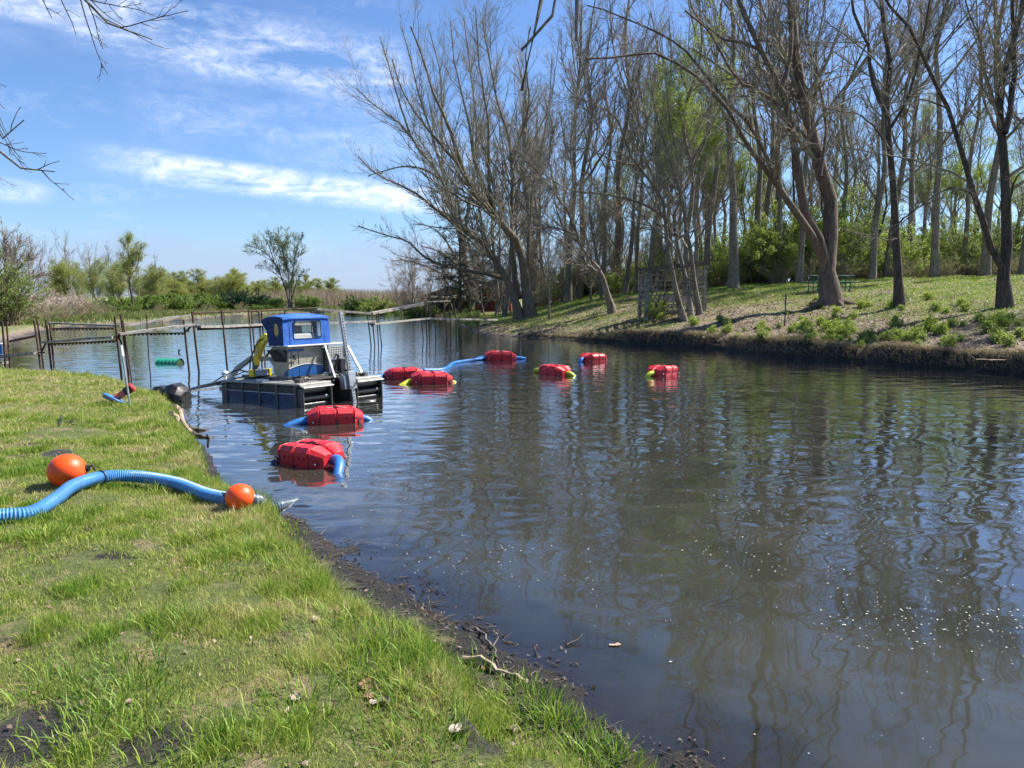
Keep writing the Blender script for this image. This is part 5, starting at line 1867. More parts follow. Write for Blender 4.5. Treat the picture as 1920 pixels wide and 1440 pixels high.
bs = on(330, 780)
sticks("driftwood", "pale bleached driftwood root sprawling from the bank into the water below the black float", "driftwood", bs, [
    ([on(326, 772, .08), on(336, 780, .10), atz(343, 790, .14), atz(350, 802, .08), atz(358, 812, .04)], .05, .03),
    ([on(321, 785, .07), on(330, 793, .08), atz(340, 800, .08), atz(352, 810, .05)], .045, .03),
], M['drift'])
r_ = [o for o in col.objects if o.get("category") == "driftwood"][0]
m_ = MB()
for pts, r0, r1 in [([atz(345, 797, .05), atz(360, 803, .03), atz(380, 806, .01), atz(398, 805, -.01)], .045, .01), ([atz(350, 810, .02), atz(368, 815, .02), atz(390, 820, .01), atz(402, 821, .0)], .04, .012),
                    ([atz(388, 815, .09), atz(391, 822, .0)], .015, .02), ([atz(352, 803, .04), atz(366, 812, .01)], .03, .02)]:
    m_.tube([tuple(q - bs) for q in resample(pts, 12, .008)], list(np.linspace(r0, r1, 12)), 8)
m_.build("dark_root", M['deadwood'], r_, True)

for nm_, lb, ch, mt_ in [
    ("dead_branch", "long dead branch lying along the mud at the near water line", [([on(868, 1245, .02), on(905, 1250, .03), on(935, 1268, .02), on(968, 1280, .02), on(988, 1292, .03)], .014, .010), ([on(905, 1250, .02), on(925, 1262, .02), on(945, 1276, .01)], .008, .004)], 'drift'),
    ("dead_branch", "small forked black stick at the water's edge past the long dead branch", [([atz(1000, 1278, .02), atz(1022, 1280, .02), atz(1048, 1274, .03)], .007, .003), ([atz(1020, 1280, .02), atz(1035, 1272, .04)], .005, .002), ([atz(1010, 1279, .02), atz(1016, 1270, .03)], .004, .002)], 'deadwood'),
    ("dead_branch", "crooked black stick on the mud above the long dead branch", [([on(893, 1185, .01), on(905, 1200, .02), on(925, 1222, .02), on(930, 1240, .01)], .010, .005), ([on(921, 1222, .01), on(935, 1214, .05)], .006, .003)], 'deadwood'),
    ("dead_branch", "dark snaking scraps of hose on the lawn above the large buoy", [([on(110, 797, .01), on(116, 788, .05), on(112, 801, .02)], .009, .006), ([on(122, 795, .02), on(135, 797, .03), on(137, 789, .03)], .007, .005), ([on(135, 798, .01), on(152, 802, .02)], .006, .004)], 'black'),
    ("dead_branch", "pale curved branch dipping from the cut bank into the water, left of the bright stub", [([hit(1660, 655), atz(1664, 672, .18), atz(1678, 680, .05), atz(1690, 684, .01)], .022, .01), ([atz(1664, 672, .2), atz(1655, 660, .35)], .012, .006)], 'drift'),
    ("dead_branch", "bright pale stub sticking out of the cut bank", [([atz(1727, 676, .1), atz(1731, 668, .25)], .03, .02), ([atz(1727, 676, .1), atz(1729, 690, -.05)], .01, .008)], 'drift'),
    ("dead_branch", "thin pale branch lying along the cut bank near the right edge", [([atz(1830, 674, .42), atz(1860, 675, .40), atz(1900, 674, .38), atz(1935, 668, .4)], .018, .01), ([atz(1822, 668, .45), atz(1838, 686, .1)], .018, .01)], 'drift'),
    ("dead_branch", "tangle of weathered sticks washed up below the twin trunk", [([hit(960, 622), hit(985, 619), hit(1010, 614), hit(1036, 608)], .03, .015), ([hit(930, 622), hit(960, 616), hit(990, 609)], .03, .015), ([hit(990, 626), hit(1020, 622), hit(1050, 624)], .03, .02), ([hit(1015, 625), hit(1040, 613)], .02, .01)], 'drift'),
    ("dead_branch", "fallen limb lying on the grass right of the lattice arbour", [([hit(1330, 536) + np.array([0, 0, .5]), hit(1345, 540) + np.array([0, 0, .45]), hit(1362, 538) + np.array([0, 0, .2])], .05, .02), ([hit(1332, 548), hit(1365, 545)], .04, .02)], 'deadwood'),
]:
    ch = [([np.array(q) + (np.array([0, 0, .03]) if 'washed' in lb else 0) for q in c[0]], c[1], c[2]) for c in ch]
    sticks(nm_, lb, "branch", np.array(ch[0][0][0]), ch, M[mt_])

# twigs washed up along the near water line
n_ = 1500
X = rng.uniform(-3.5, 2.0, n_ * 6)
Y = rng.uniform(2.7, 7.5, n_ * 6)
z, s_, b_ = terrain(X, Y)
k_ = (b_ == 0) & (z > -.01) & (s_ > -.45) & (s_ < mud_w(X, Y) + .12) & (rng.uniform(0, 1, len(X)) < .15 + .85 * sstep(wobn(X, Y, 6, 33), .45, .75))
X, Y, z = X[k_], Y[k_], np.maximum(z[k_], 0)
N_ = len(X)
a_ = rng.uniform(0, 6.28, N_)
L_q = rng.uniform(.03, .16, N_)[:, None]
d_ = np.stack([np.cos(a_), np.sin(a_), rng.normal(0, .12, N_)], -1)
P_ = np.stack([np.stack([X, Y, z + .006], -1) + d_ * L_q * q_ + rng.normal(0, .006, (N_, 3)) * np.array([1, 1, .4]) for q_ in (0, .33, .66, 1)], 1)
v, f = tubes(P_, np.linspace(.0032, .0014, 4)[None] * rng.uniform(.6, 1.5, (N_, 1)), 4)
o = link("shore_twigs", raw_mesh("shore_twigs", v, f), M['deadwood'])
tag(o, "small dark twigs washed up along the near mud", "twigs", None, "stuff")

# dry curled leaves one can pick out
def big_leaf(px, py, s, rz, label, mk='litter'):
    p_ = on(px, py, .012)
    m_ = MB()
    n = 9
    vs, fs = [], []
    for i in range(n):
        q = i / (n - 1)
        wd_ = math.sin(math.pi * q ** .8) * .38 * (1 + .25 * (i % 2)) + .01
        for k in range(5):
            b_ = (k - 2) / 2
            vs.append(((q - .5) * s, b_ * wd_ * s, s * (.16 * b_ * b_ + .08 * math.sin(q * 7 + b_ * 2))))
    for i in range(n - 1):
        for k in range(4):
            fs.append((i * 5 + k, i * 5 + k + 1, i * 5 + 5 + k + 1, i * 5 + 5 + k))
    m_.add(vs, fs)
    o = m_.build("dry_leaf", simple('curled_leaf_' + str(px), (.42, .34, .28) if mk == 'litter' else (.30, .17, .10), .8, var=.3, scale=40, dirt=.4), None, True)
    o.location = V(p_)
    o.rotation_euler = (R(rng.uniform(-15, 15)), R(rng.uniform(-15, 15)), rz)
    tag(o, label, "leaf", "curled dry leaves on the near lawn")


for (x, y, s, rz, lb, k) in [(712, 1324, .085, .3, "greyish curled leaf, largest of the cluster left of the bright tufts", 'litter'), (688, 1292, .08, 1.2, "brown curled leaf at the top of the cluster left of the bright tufts", 'b'),
                             (694, 1316, .06, -.6, "small reddish leaf in the middle of the cluster left of the bright tufts", 'b'), (865, 1384, .10, .1, "long pale curled leaf in the bare mud patch", 'litter'),
                             (955, 1376, .09, 2.0, "grey leaf in the bare mud beside the tall dark tuft", 'litter'), (932, 1352, .06, 1.6, "small brown leaf standing at the rim of the bare mud", 'b'),
                             (593, 1166, .06, .2, "pale leaf at the top of the dark bare spot near the shore", 'litter'), (908, 1265, .035, .4, "tiny orange leaf lying on the wet mud by the branch", 'b'),
                             (555, 1320, .06, 1.0, "bright scrap of leaf in the grass left of the leaf cluster", 'litter'), (545, 1342, .06, 2.0, "rounded pale leaf below the bright scrap in the grass", 'litter')]:
    big_leaf(x, y, s, rz, lb, k)
p_ = atz(1150, 1209, .006)
m_ = MB()
m_.box((0, 0, 0), (.05, .02, .004), bev=.001)
m_.box((.03, .01, 0), (.02, .03, .004), Euler((0, 0, .6)))
o = m_.build("floating_leaf", M['cork'], None, loc=V(p_))
tag(o, "small brown leaf floating on the dark water off the bank", "leaf")

# ---------------------------------------------------------------- dock of rusty posts and planks
def dockY(px):
    return float(np.interp(px, [-120, 0, 72, 95, 225, 350, 368, 422, 475, 533, 590, 700, 795, 855, 930], [20.5, 19.8, 18.6, 18.3, 18.0, 19.4, 19.6, 20.8, 22.4, 25.0, 27.5, 29.5, 33.5, 37, 41]))


root = empty("dock", (0, 0, 0))
bD0 = atY(225, 704, dockY(225))
root.location = (bD0[0], bD0[1], 0)
D0 = Vector(root.location)
tag(root, "zigzag dock skeleton of rusty pipe posts and sagging grey planks across the pond", "dock")
posts = [(4, 602, 10, 700, 1.0), (12, 604, 21, 700, .9), (64, 600, 78, 712, 1), (70, 601, 83, 706, .9), (86, 600, 99, 713, 1), (93, 606, 104, 713, .9), (215, 594, 229, 716, 1), (226, 589, 242, 714, 1), (230, 600, 236, 640, .7),
         (344, 600, 355, 700, 1), (360, 584, 374, 703, 1.05), (415, 581, 426, 692, 1), (466, 581, 475, 682, .8), (471, 581, 479, 680, .8), (485, 580, 491, 672, .8), (490, 582, 496, 672, .8), (533, 576, 536, 640, .7), (583, 576, 585, 640, .7), (589, 576, 591, 640, .8),
         (689, 591, 696, 652, .8), (697, 586, 703, 652, .8), (706, 588, 710, 654, .7), (709, 586, 717, 654, .8), (790, 590, 794, 640, .7), (797, 565, 801, 640, .8), (804, 572, 806, 632, .6), (814, 577, 816, 624, .6), (831, 562, 836, 612, .5),
         (842, 558, 846, 626, .7), (851, 560, 856, 632, .7), (894, 576, 896, 616, .7), (275, 590, 277, 618, .6)]
for (x0, y0, x1, y1, wdt) in posts:
    Yp = dockY((x0 + x1) / 2) + rng.uniform(-.15, .15)
    a_ = atY(x1, y1, Yp)
    b_ = atY(x0, y0, Yp + rng.uniform(-.1, .1))
    a_ = a_ + (a_ - b_) * ((a_[2] + .5) / max(b_[2] - a_[2], .2))
    m_ = MB()
    m_.tube([tuple(V(a_) - D0), tuple((V(a_) + V(b_)) / 2 - D0 + Vector((rng.normal(0, .012), 0, 0))), tuple(V(b_) - D0)], .025 * wdt * (1 + .02 * (Yp - 18)), 8)
    m_.build("post", M['rust'], root, True)
planks = [((90, 605.5), (227, 611), .10, .3), ((227, 612), (360, 591), .10, .3), ((83, 641.5), (216, 632), .13, 0), ((221, 626.5), (361, 608.5), .13, 0), ((-20, 671), (72, 661.5), .16, 0), ((-40, 683), (8, 680), .16, 0), ((369, 612.5), (492, 608.5), .15, 0), ((492, 609), (700, 602.5), .13, 0),
          ((591, 579), (695, 588), .22, 2.0), ((695, 588), (794, 569), .25, 2.0), ((698, 608), (799, 597.5), .14, 0), ((799, 597), (930, 599.5), .22, 0), ((362, 586.5), (480, 583), .06, 0), ((480, 583), (591, 577.5), .06, 0), ((800, 566), (842, 564), .1, 0)]
for (a, b, th, dy) in planks:
    A_, B_ = V(atY(a[0], a[1], dockY(a[0]) + dy)) - D0, V(atY(b[0], b[1], dockY(b[0]) + dy)) - D0
    m_ = MB()
    if th > .08:
        nseg = 3
        pr_ = A_
        for k in range(1, nseg + 1):
            q_ = A_ + (B_ - A_) * (k / nseg) + Vector((0, 0, rng.normal(0, .012) if k < nseg else 0))
            m_.bar(pr_, q_ + (q_ - pr_) * .004, .24 if th > .12 else .10, th * .42)
            pr_ = q_
        m_.build("plank", M['plank'], root)
    else:
        m_.cyl(A_, B_, .028, 8)
        m_.build("rail", M['rust'], root, True)
for (a, b) in [((93, 645), (216, 639)), ((232, 626), (346, 624.5)), ((97, 616), (214, 615)), ((370, 616), (490, 612)), ((14, 640), (66, 629))]:
    A_, B_ = V(atY(a[0], a[1], dockY(a[0]) + .2)) - D0, V(atY(b[0], b[1], dockY(b[0]) + .2)) - D0
    m_ = MB()
    m_.cyl(A_, B_, .018, 6)
    nn = int((B_ - A_).length / .10)
    for k in range(nn):
        q_ = A_ + (B_ - A_) * ((k + .5) / nn)
        m_.box(q_ - Vector((0, 0, .025)), (.045, .03, .045))
    m_.build("chain", M['rust'], root)
for (a, b) in [((216, 640), (226, 628)), ((228, 645), (221, 627)), ((346, 624), (361, 609)), ((352, 622), (357, 610)), ((78, 660), (86, 643)), ((83, 661), (72, 661)), ((696, 612), (703, 602))]:
    m_ = MB()
    m_.cyl(V(atY(a[0], a[1], dockY(a[0]))) - D0, V(atY(b[0], b[1], dockY(b[0]))) - D0, .022, 6)
    m_.build("brace", M['rust'], root)

# ---------------------------------------------------------------- lattice arbour
pa = hit(1266, 592)
root = empty("lattice_arbour", pa, R(8))
tag(root, "weathered grey lattice arbour with a bench, leaning behind the thin stems on the far bank", "arbour")
sA = pa[1] / F
hw, dp, hh_ = 57 * sA, 1.1, 92 * sA
for (x, y, nm_) in [(-hw, 0, 1), (hw, 0, 1), (-hw * .96, dp, 1), (hw * .96, dp, 1)]:
    m_ = MB()
    m_.bar((x, y, -.3), (x + rng.normal(0, .04), y, hh_ * (1.0 if x > 0 else .93)), .15)
    m_.build("post", M['oldwood'], root)
m_ = MB()
m_.bar((-hw - .15, -.05, hh_ * .92), (hw + .10, -.05, hh_ * 1.05), .16, .17)
m_.bar((-hw - .05, dp, hh_ * .95), (hw + .15, dp, hh_ * 1.06), .12, .10)
for k in range(9):
    x = -hw + 2 * hw * k / 8
    m_.bar((x, -.25, hh_ * (.96 + .13 * k / 8)), (x + .03, dp + .2, hh_ * (.97 + .13 * k / 8)), .07, .05)
m_.build("roof", M['deadwood'], root)
for (x0, x1, yy) in [(hw - .42, hw, -.03), (hw - .42, hw, dp)]:
    m_ = MB()
    for k in range(11):
        z = .28 + k * (hh_ - .35) / 11
        m_.bar((x0, yy, z), (x1, yy, z + .02), .05, .10)
    m_.bar((x0, yy - .02, .0), (x0, yy - .02, hh_), .06)
    m_.build("side_slats", M['oldwood'], root)
m_ = MB()
for k in range(8):
    z = .45 + k * .235
    m_.bar((-hw, dp - .03, z), (hw * .7, dp - .03, z + rng.normal(0, .07)), .03, .06)
for k in range(7):
    x = -hw + k * 2 * hw / 7
    m_.bar((x, dp - .05, .1), (x + rng.normal(.25, .15), dp - .05, hh_ * .93), .03, .07)
m_.build("back_lattice", M['oldwood'], root)
for x, y0_ in ((-hw, 0),):
    m_ = MB()
    for k in range(4):
        m_.bar((x, 0, .5 + k * .45), (x, dp, .5 + k * .45), .03, .05)
    m_.build("side_slats", M['oldwood'], root)
m_ = MB()
for k in range(3):
    m_.bar((-hw + .1, .35 + k * .14, .46), (hw - .2, .35 + k * .14, .46), .12, .035)
m_.bar((-hw + .1, .78, .74), (hw - .2, .78, .74), .04, .32)
m_.bar((-hw + .2, .35, .2), (hw - .3, .35, .2), .04, .14)
for x in (-hw + .3, 0, hw - .4):
    m_.bar((x, .45, -.1), (x, .45, .45), .08)
m_.build("bench", M['plank'], root)
m_ = MB()
for k in range(7):
    x = -hw + rng.uniform(.1, 1.2)
    pts = [(x, .05, .0)]
    for j in range(5):
        pts.append((pts[-1][0] + rng.normal(.05, .16), .05 + rng.normal(0, .05), pts[-1][2] + rng.uniform(.2, .45)))
    m_.tube(resample(pts, 12), .018, 5)
m_.build("vine", M['deadwood'], root)
vn = copy_tree(under[1])
place(vn, (pa[0] - hw * .72, pa[1] - .1), .42, None, "leafy dark vine climbing the left post of the lattice arbour", "vine")
vn.name = "climbing_vine"

# stake on the slope
p = hit(1471, 612)
m_ = MB()
m_.bar((0, 0, -.1), (0, 0, 60 * p[1] / F), .045, .03)
for k in range(7):
    m_.box((.028, 0, .2 + k * .14), (.02, .02, .03))
o = m_.build("fence_stake", simple('dark_green_stake', (.02, .035, .025), .6), None, loc=V(p))
tag(o, "single dark green metal stake on the far slope, left of the big forked tree", "stake")

# picnic table
p = hit(1554, 546)
root = empty("picnic_table", p, R(4))
tag(root, "green picnic table half hidden behind the big forked tree", "table")
W_ = 1.15
def slab(z, y0, y1, nm_, w_):
    m_ = MB()
    n = 4 if y1 - y0 > .5 else 2
    for k in range(n):
        yy = y0 + (y1 - y0) * (k + .5) / n
        m_.box((0, yy, z), (2 * w_, (y1 - y0) / n * .86, .04), bev=.008)
    m_.build(nm_, M['tablegreen'], root)
slab(.76, -.38, .38, "table_top", W_)
slab(.45, -.86, -.60, "seat", W_)
slab(.45, .60, .86, "seat", W_)
for x in (-.72, .72):
    m_ = MB()
    m_.tube([(x, -.86, -.02), (x, -.74, .0), (x, -.72, .40), (x, -.6, .43), (x, .6, .43), (x, .72, .40), (x, .74, 0), (x, .86, -.02)], .028, 8)
    m_.tube([(x, -.25, .0), (x, -.25, .73)], .028, 8)
    m_.tube([(x, .25, .0), (x, .25, .73)], .028, 8)
    m_.build("leg_frame", M['tablegreen'], root, True)

# red barn and dark pavilion
p = np.array([(930 - CX) / F * 72, 72.0, 0])
p[2] = gz(p[0], p[1]) - .1
root = empty("red_barn", p, R(-12))
tag(root, "small dark red barn glimpsed behind the twin trunk", "barn")
m_ = MB()
m_.box((0, 0, 1.0), (3.4, 3, 2.0))
m_.poly([(-1.7, -1.5, 2.0), (1.7, -1.5, 2.0), (0, -1.5, 2.9)], (0, 3, 0))
m_.build("wall", M['barnred'], root)
m_ = MB()
m_.bar((-1.95, 0, 1.93), (0.03, 0, 2.98), 3.4, .08)
m_.bar((-0.03, 0, 2.98), (1.95, 0, 1.93), 3.4, .08)
m_.build("roof", M['roof'], root)
for x, mk in ((-.6, 'black'), (.7, 'plank')):
    m_ = MB()
    m_.box((x, -1.53, 1.0), (.7, .05, .6))
    m_.build("window", M[mk], root)
p = np.array([(842 - CX) / F * 78, 78.0, 0])
p[2] = gz(p[0], p[1]) - .1
root = empty("picnic_shelter", p, R(5))
tag(root, "low open shelter with brown posts in the shade of the far bank", "shelter")
for x in (-2, -.9, .9, 2):
    m_ = MB()
    m_.box((x, -1.2, .9), (.28, .28, 1.9))
    m_.build("post", M['brown'], root)
m_ = MB()
m_.box((0, .9, .8), (4.4, .1, 1.6))
m_.build("back_wall", M['brown'], root)
m_ = MB()
m_.poly([(-2.6, -1.9, 1.8), (2.6, -1.9, 1.8), (0, -1.9, 2.7)], (0, 3.4, 0))
m_.build("roof", M['roof'], root)
m_ = MB()
m_.box((0, -1.0, .55), (2.0, .6, .1))
m_.box((-.7, -1.0, .25), (.1, .5, .5))
m_.box((.7, -1.0, .25), (.1, .5, .5))
m_.build("table", M['brown'], root)
m_ = MB()
m_.tube([(0, 0, -.1), (.02, 0, .3), (0, 0, .62)], [.22, .18, .16], 10)
p = hit(905, 569)
o = m_.build("tree_stump", M['bark_dark'], None, True, loc=V(p))
tag(o, "dark tree stump on the grass left of the twin trunk", "stump")

# ---------------------------------------------------------------- dredge
def perf(name, base, hole, px_, py_, rad_, ax=(0, 2)):
    m, t = mat_new(name)
    tc = t('ShaderNodeTexCoord').outputs['Object']
    s_ = t('ShaderNodeSeparateXYZ', None, Vector=tc).outputs
    a = t.math('SUBTRACT', t.math('FRACT', t.math('MULTIPLY', s_[ax[0]], 1 / px_)), .5)
    b_ = t.math('SUBTRACT', t.math('FRACT', t.math('MULTIPLY', s_[ax[1]], 1 / py_)), .5)
    d = t.math('SQRT', t.math('ADD', t.math('MULTIPLY', a, a), t.math('MULTIPLY', b_, b_)))
    k = t.rng(d, rad_, rad_ + .05, 1, 0)  # holes are only coloured on: their darkness is painted, nothing is cut
    c = t.mix(k, base, hole)
    p_ = t('ShaderNodeBsdfPrincipled', None, Base_Color=c, Roughness=.45, Metallic=.3)
    t('ShaderNodeOutputMaterial', None, Surface=p_.outputs[0])
    return m


M['perf_plate'] = perf('perforated_plate', (.42, .42, .38), (.012, .012, .012), .045, .045, .30)
M['perf_side'] = perf('perforated_side_plate', (.42, .42, .38), (.012, .012, .012), .045, .045, .30, (1, 2))
M['perf_beige'] = perf('perforated_beige', (.30, .28, .21), (.012, .012, .010), .04, .034, .30)
mv, t = mat_new("clear_vinyl")
tr_ = t('ShaderNodeBsdfTransparent', None, Color=(.95, .96, .96))
gl2 = t('ShaderNodeBsdfGlossy', None, Color=(.9, .9, .9), Roughness=.12)
mx_ = t('ShaderNodeMixShader', None, Fac=.025)
t.link(tr_.outputs[0], mx_.inputs[1])
t.link(gl2.outputs[0], mx_.inputs[2])
t('ShaderNodeOutputMaterial', None, Surface=mx_.outputs[0])
M['vinyl'] = mv
mv, t = mat_new("scratched_yellow_vinyl")
tr_ = t('ShaderNodeBsdfTransparent', None, Color=(.8, .7, .45))
gl2 = t('ShaderNodeBsdfPrincipled', None, Base_Color=(.55, .42, .18), Roughness=.3)
mx_ = t('ShaderNodeMixShader', None, Fac=.55)
t.link(tr_.outputs[0], mx_.inputs[1])
t.link(gl2.outputs[0], mx_.inputs[2])
t('ShaderNodeOutputMaterial', None, Surface=mx_.outputs[0])
M['vinyl_yellow'] = mv

HEAD = 52
dr = empty("dredge", (-3.175, 14.02, 0.035), 0, (R(-2.2), 0, R(HEAD)))
tag(dr, "small twin pontoon amphibious dredge with blue canvas cab and yellow arm, afloat by the dock", "dredge")
HW, LN = .95, 2.55
for sx in (-1, 1):
    xo, xi = sx * HW, sx * .29
    xc, ww = (xo + xi) / 2, abs(xo - xi)
    m_ = MB()
    m_.box((xc, LN / 2 + .05, .09), (ww - .03, LN - .38, .52))
    hull = m_.build("pontoon", M['alu_dark'], dr, bevel=.01)
    # deck plate
    m_ = MB()
    m_.box((xc, LN / 2, .375), (ww + .05, LN - .05, .035), bev=.008)
    for k in range(4):
        m_.box((xc, .5 + k * .5, .3945), (ww - .06, .02, .006))
    m_.build("deck_plate", M['alu'], hull)
    # side panels
    for k in range(4):
        y0, y1 = .20 + k * .56, .20 + k * .56 + .51
        m_ = MB()
        m_.box((xo + sx * .004, (y0 + y1) / 2, .275), (.03, y1 - y0, .11))
        m_.build("recess_shade", M['black'], hull)  # black strip on the face, painted shade of a recess
        m_ = MB()
        m_.box((xo + sx * .002, (y0 + y1) / 2, .075), (.03, y1 - y0, .24), bev=.006)
        m_.build("side_panel", M['side_blue_shaded'], hull)
        m_ = MB()
        m_.box((xo + sx * .010, (y0 + y1) / 2, .205), (.03, y1 - y0, .012))
        m_.build("trim_line", M['white'], hull)
    for k in range(5):
        m_ = MB()
        m_.box((xo + sx * .014, .17 + k * .56, .13), (.045, .055, .46), bev=.006)
        m_.build("side_frame", M['alu_dark'], hull)
    # track rollers at both ends
    for (ye, d_) in ((.10, -1), (LN - .08, 1)):
        m_ = MB()
        for (dy, z, r_) in ((.02, .245, .055), (-.04, .12, .055), (-.02, .0, .05)):
            m_.cyl((xc - ww / 2 + .04, ye + d_ * -dy, z), (xc + ww / 2 - .04, ye + d_ * -dy, z), r_, 16)
        m_.build("track_cleat", M['rubber'], hull, True)
        for z in (.245, .12):
            m_ = MB()
            m_.box((xc, ye + d_ * .045, z + .035), (ww - .16, .02, .03))
            m_.build("cleat_bar", M['alu_dark'], hull)
        for e_ in (-1, 1):
            m_ = MB()
            m_.box((xc + e_ * (ww / 2 - .015), ye + .02, .1), (.03, .30, .42), bev=.01)
            m_.build("end_cheek", M['alu_dark'], hull)
        m_ = MB()
        m_.box((xc, ye + d_ * .05, .355), (ww + .02, .26, .03), Euler((R(-16 * d_), 0, 0)), bev=.008)
        m_.build("fender", M['alu'], hull)
    # deck fittings
    m_ = MB()
    m_.box((xc + sx * .15, .32, .43), (.10, .16, .08), bev=.01)
    m_.box((xc, 1.55, .42), (.22, .10, .05), bev=.01)
    m_.tube([(xc - .1, .2, .42), (xc, .35, .47), (xc + .1, .3, .44), (xc + .12, .5, .42)], .02, 8)
    m_.tube([(xc - .05, .6, .42), (xc + .02, .9, .46), (xc - .04, 1.3, .42)], .016, 8)
    m_.build("deck_fitting", M['alu_dark'], hull, True)
    m_ = MB()
    m_.box((xo - sx * .10, 1.35, .415), (.14, .24, .04), bev=.006)
    m_.build("name_plate", M['white'], hull)

# cross beams and gap
m_ = MB()
for y in (.55, 1.4, 2.2):
    m_.box((0, y, .30), (.60, .10, .12), bev=.008)
m_.build("cross_beam", M['black'], dr)
m_ = MB()
m_.box((0, 1.45, .405), (.62, 1.9, .02))
m_.box((0, 1.0, .2), (.5, .08, .5))
m_.build("floor_plate", M['alu_dark'], dr)

# engine house under the cab
hs = empty("engine_house", (0, 0, 0))
hs.parent = dr
xl, xr, yb, yf, z0, z1 = -.49, .34, 1.02, 1.52, .42, 1.03
m_ = MB()
m_.poly([(xl, yb, .45), (xl + .02, yb, z1), (xl + .02, yf, z1), (xl, yf, .55), (xl, yf - .1, .45)], (xr - xl, 0, 0))
m_.build("shell", M['beige'], hs, bevel=.012)
m_ = MB()
pts = [(xl + .0, .46), (xl + .01, .56)]
for k in range(13):
    q = k / 12
    pts.append((xl + .02 + (xr - xl - .05) * q, .565 + .10 * math.sin(math.pi * (.10 + .75 * q)) + .02))
pts += [(xr - .01, .46)]
m_.poly([(x, yb - .006, z) for x, z in pts], (0, .010, 0))
m_.build("blue_swoosh", M['hull_blue'], hs)
m_ = MB()
top_ = pts[2:-1]
for a, b_ in zip(top_[:-1], top_[1:]):
    m_.bar((a[0], yb - .012, a[1]), (b_[0], yb - .012, b_[1]), .012, .012)
m_.build("trim_line", M['white'], hs)
m_ = MB()
m_.poly([(xl - .006, yb + .02, .46), (xl - .006, yb + .02, .60), (xl - .006, yf - .35, .50), (xl - .006, yf - .35, .46)], (.01, 0, 0))
m_.build("blue_swoosh", M['hull_blue'], hs)
m_ = MB()
m_.poly([(.06, yb - .006, .97), (.32, yb - .006, .97), (.32, yb - .006, .68), (.21, yb - .006, .70), (.19, yb - .006, .87)], (0, .010, 0))
m_.build("vent_panel", M['perf_beige'], hs)
m_ = MB()
m_.box((xl + .20, yb - .006, .965), (.36, .010, .05))
m_.build("blue_band", M['hull_blue'], hs)
m_ = MB()
m_.box((-.24, yb - .004, .70), (.004, .010, .52))
m_.box((-.24 - .17, yb - .004, .70), (.003, .010, .52))
m_.build("panel_seam", M['black'], hs)
m_ = MB()
m_.bar((-.38, yb - .008, .87), (-.30, yb - .008, .79), .010, .022)
m_.bar((-.37, yb - .008, .79), (-.31, yb - .008, .87), .010, .014)
m_.bar((-.46, yb - .008, .83), (-.39, yb - .008, .83), .008, .012)
m_.box((-.40, yb - .008, .745), (.14, .006, .006))
m_.box((-.40, yb - .008, .725), (.11, .006, .006))
m_.build("emblem", M['black'], hs)
# black air box under the cab's left corner
m_ = MB()
m_.poly([(xl - .16, yb + .05, .98), (xl + .02, yb + .05, .98), (xl + .02, yb + .05, .72), (xl - .08, yb + .05, .90)], (0, .4, 0))
m_.build("step_box", M['black'], hs)
# white rim plate
m_ = MB()
m_.box((.16, 1.12, 1.045), (1.42, .42, .03), bev=.008)
m_.box((-.02, 1.46, 1.043), (1.10, .26, .028), bev=.008)
m_.build("rim_plate", M['seat'], hs)

# rear frame with perforated cooler cover
rf = empty("cooler_frame", (0, 0, 0))
rf.parent = dr
m_ = MB()
m_.box((.60, .92, .88), (.40, .02, .25))
m_.box((.60, .93, .58), (.40, .02, .26))
m_.build("perforated_plate", M['perf_plate'], rf)
m_ = MB()
m_.box((.415, 1.13, .72), (.012, .38, .50))
m_.box((.79, 1.13, .72), (.012, .38, .50))
m_.build("side_plate", M['perf_side'], rf)
m_ = MB()
m_.box((.66, .86, .60), (.12, .10, .30), bev=.02)
m_.tube([(.55, 1.0, .45), (.50, .85, .60), (.56, .8, .8), (.62, 1.0, .86)], .022, 8)
m_.tube([(.7, 1.0, .45), (.74, .80, .5), (.70, .6, .42)], .022, 8)
m_.tube([(.42, .95, .42), (.38, .7, .5), (.3, .45, .46), (.2, .3, .4)], .025, 8)
m_.build("engine_parts", M['black'], rf, True)
m_ = MB()
for a, b_ in (((.17, .46, .40), (.31, .90, 1.02)), ((.40, .91, .42), (.40, .91, 1.02)), ((.81, .91, .42), (.81, .91, 1.02)), ((.40, .905, .74), (.81, .905, .74))):
    m_.bar(a, b_, .035, .035)
m_.bar((.31, .90, 1.02), (.31, 1.1, 1.02), .035)
m_.build("frame_bar", M['galv'], rf)
m_ = MB()
m_.bar((.89, .50, .42), (.92, .95, .98), .035, .035)
m_.box((.92, .98, .98), (.05, .09, .03))
m_.build("handle_bar", M['galv'], rf)

# perforated spud post
sp_ = empty("spud_post", (.16, .02, 0), 0, (R(-9.0), 0, 0))
sp_.parent = dr
m_ = MB()
m_.box((0, -.10, .75), (.075, .055, 1.85))
m_.build("post", M['galv'], sp_, bevel=.004)
for k in range(30):
    m_ = MB()
    m_.box((.0, -.1295, -.08 + k * .058), (.026, .006, .026))
    m_.build("slot_dark", M['black'], sp_)  # black squares laid on the post for the darkness of open slots
m_ = MB()
m_.box((0, -.07, .36), (.17, .16, .34), bev=.008)
m_.box((-.12, -.03, .33), (.08, .14, .26), bev=.008)
m_.build("bracket", M['galv'], sp_)
m_ = MB()
m_.tube([(-.14, -.13, .24), (-.04, -.2, .22), (.08, -.19, .32), (.14, -.05, .42)], .012, 8)
m_.build("cable", M['black'], sp_, True)

# canvas cab
cb = empty("canvas_cab", (0, 0, 0))
cb.parent = dr
cx0, cx1, cy0, cy1, cz0, cz1 = -.55, .56, 1.05, 1.50, 1.06, 1.60


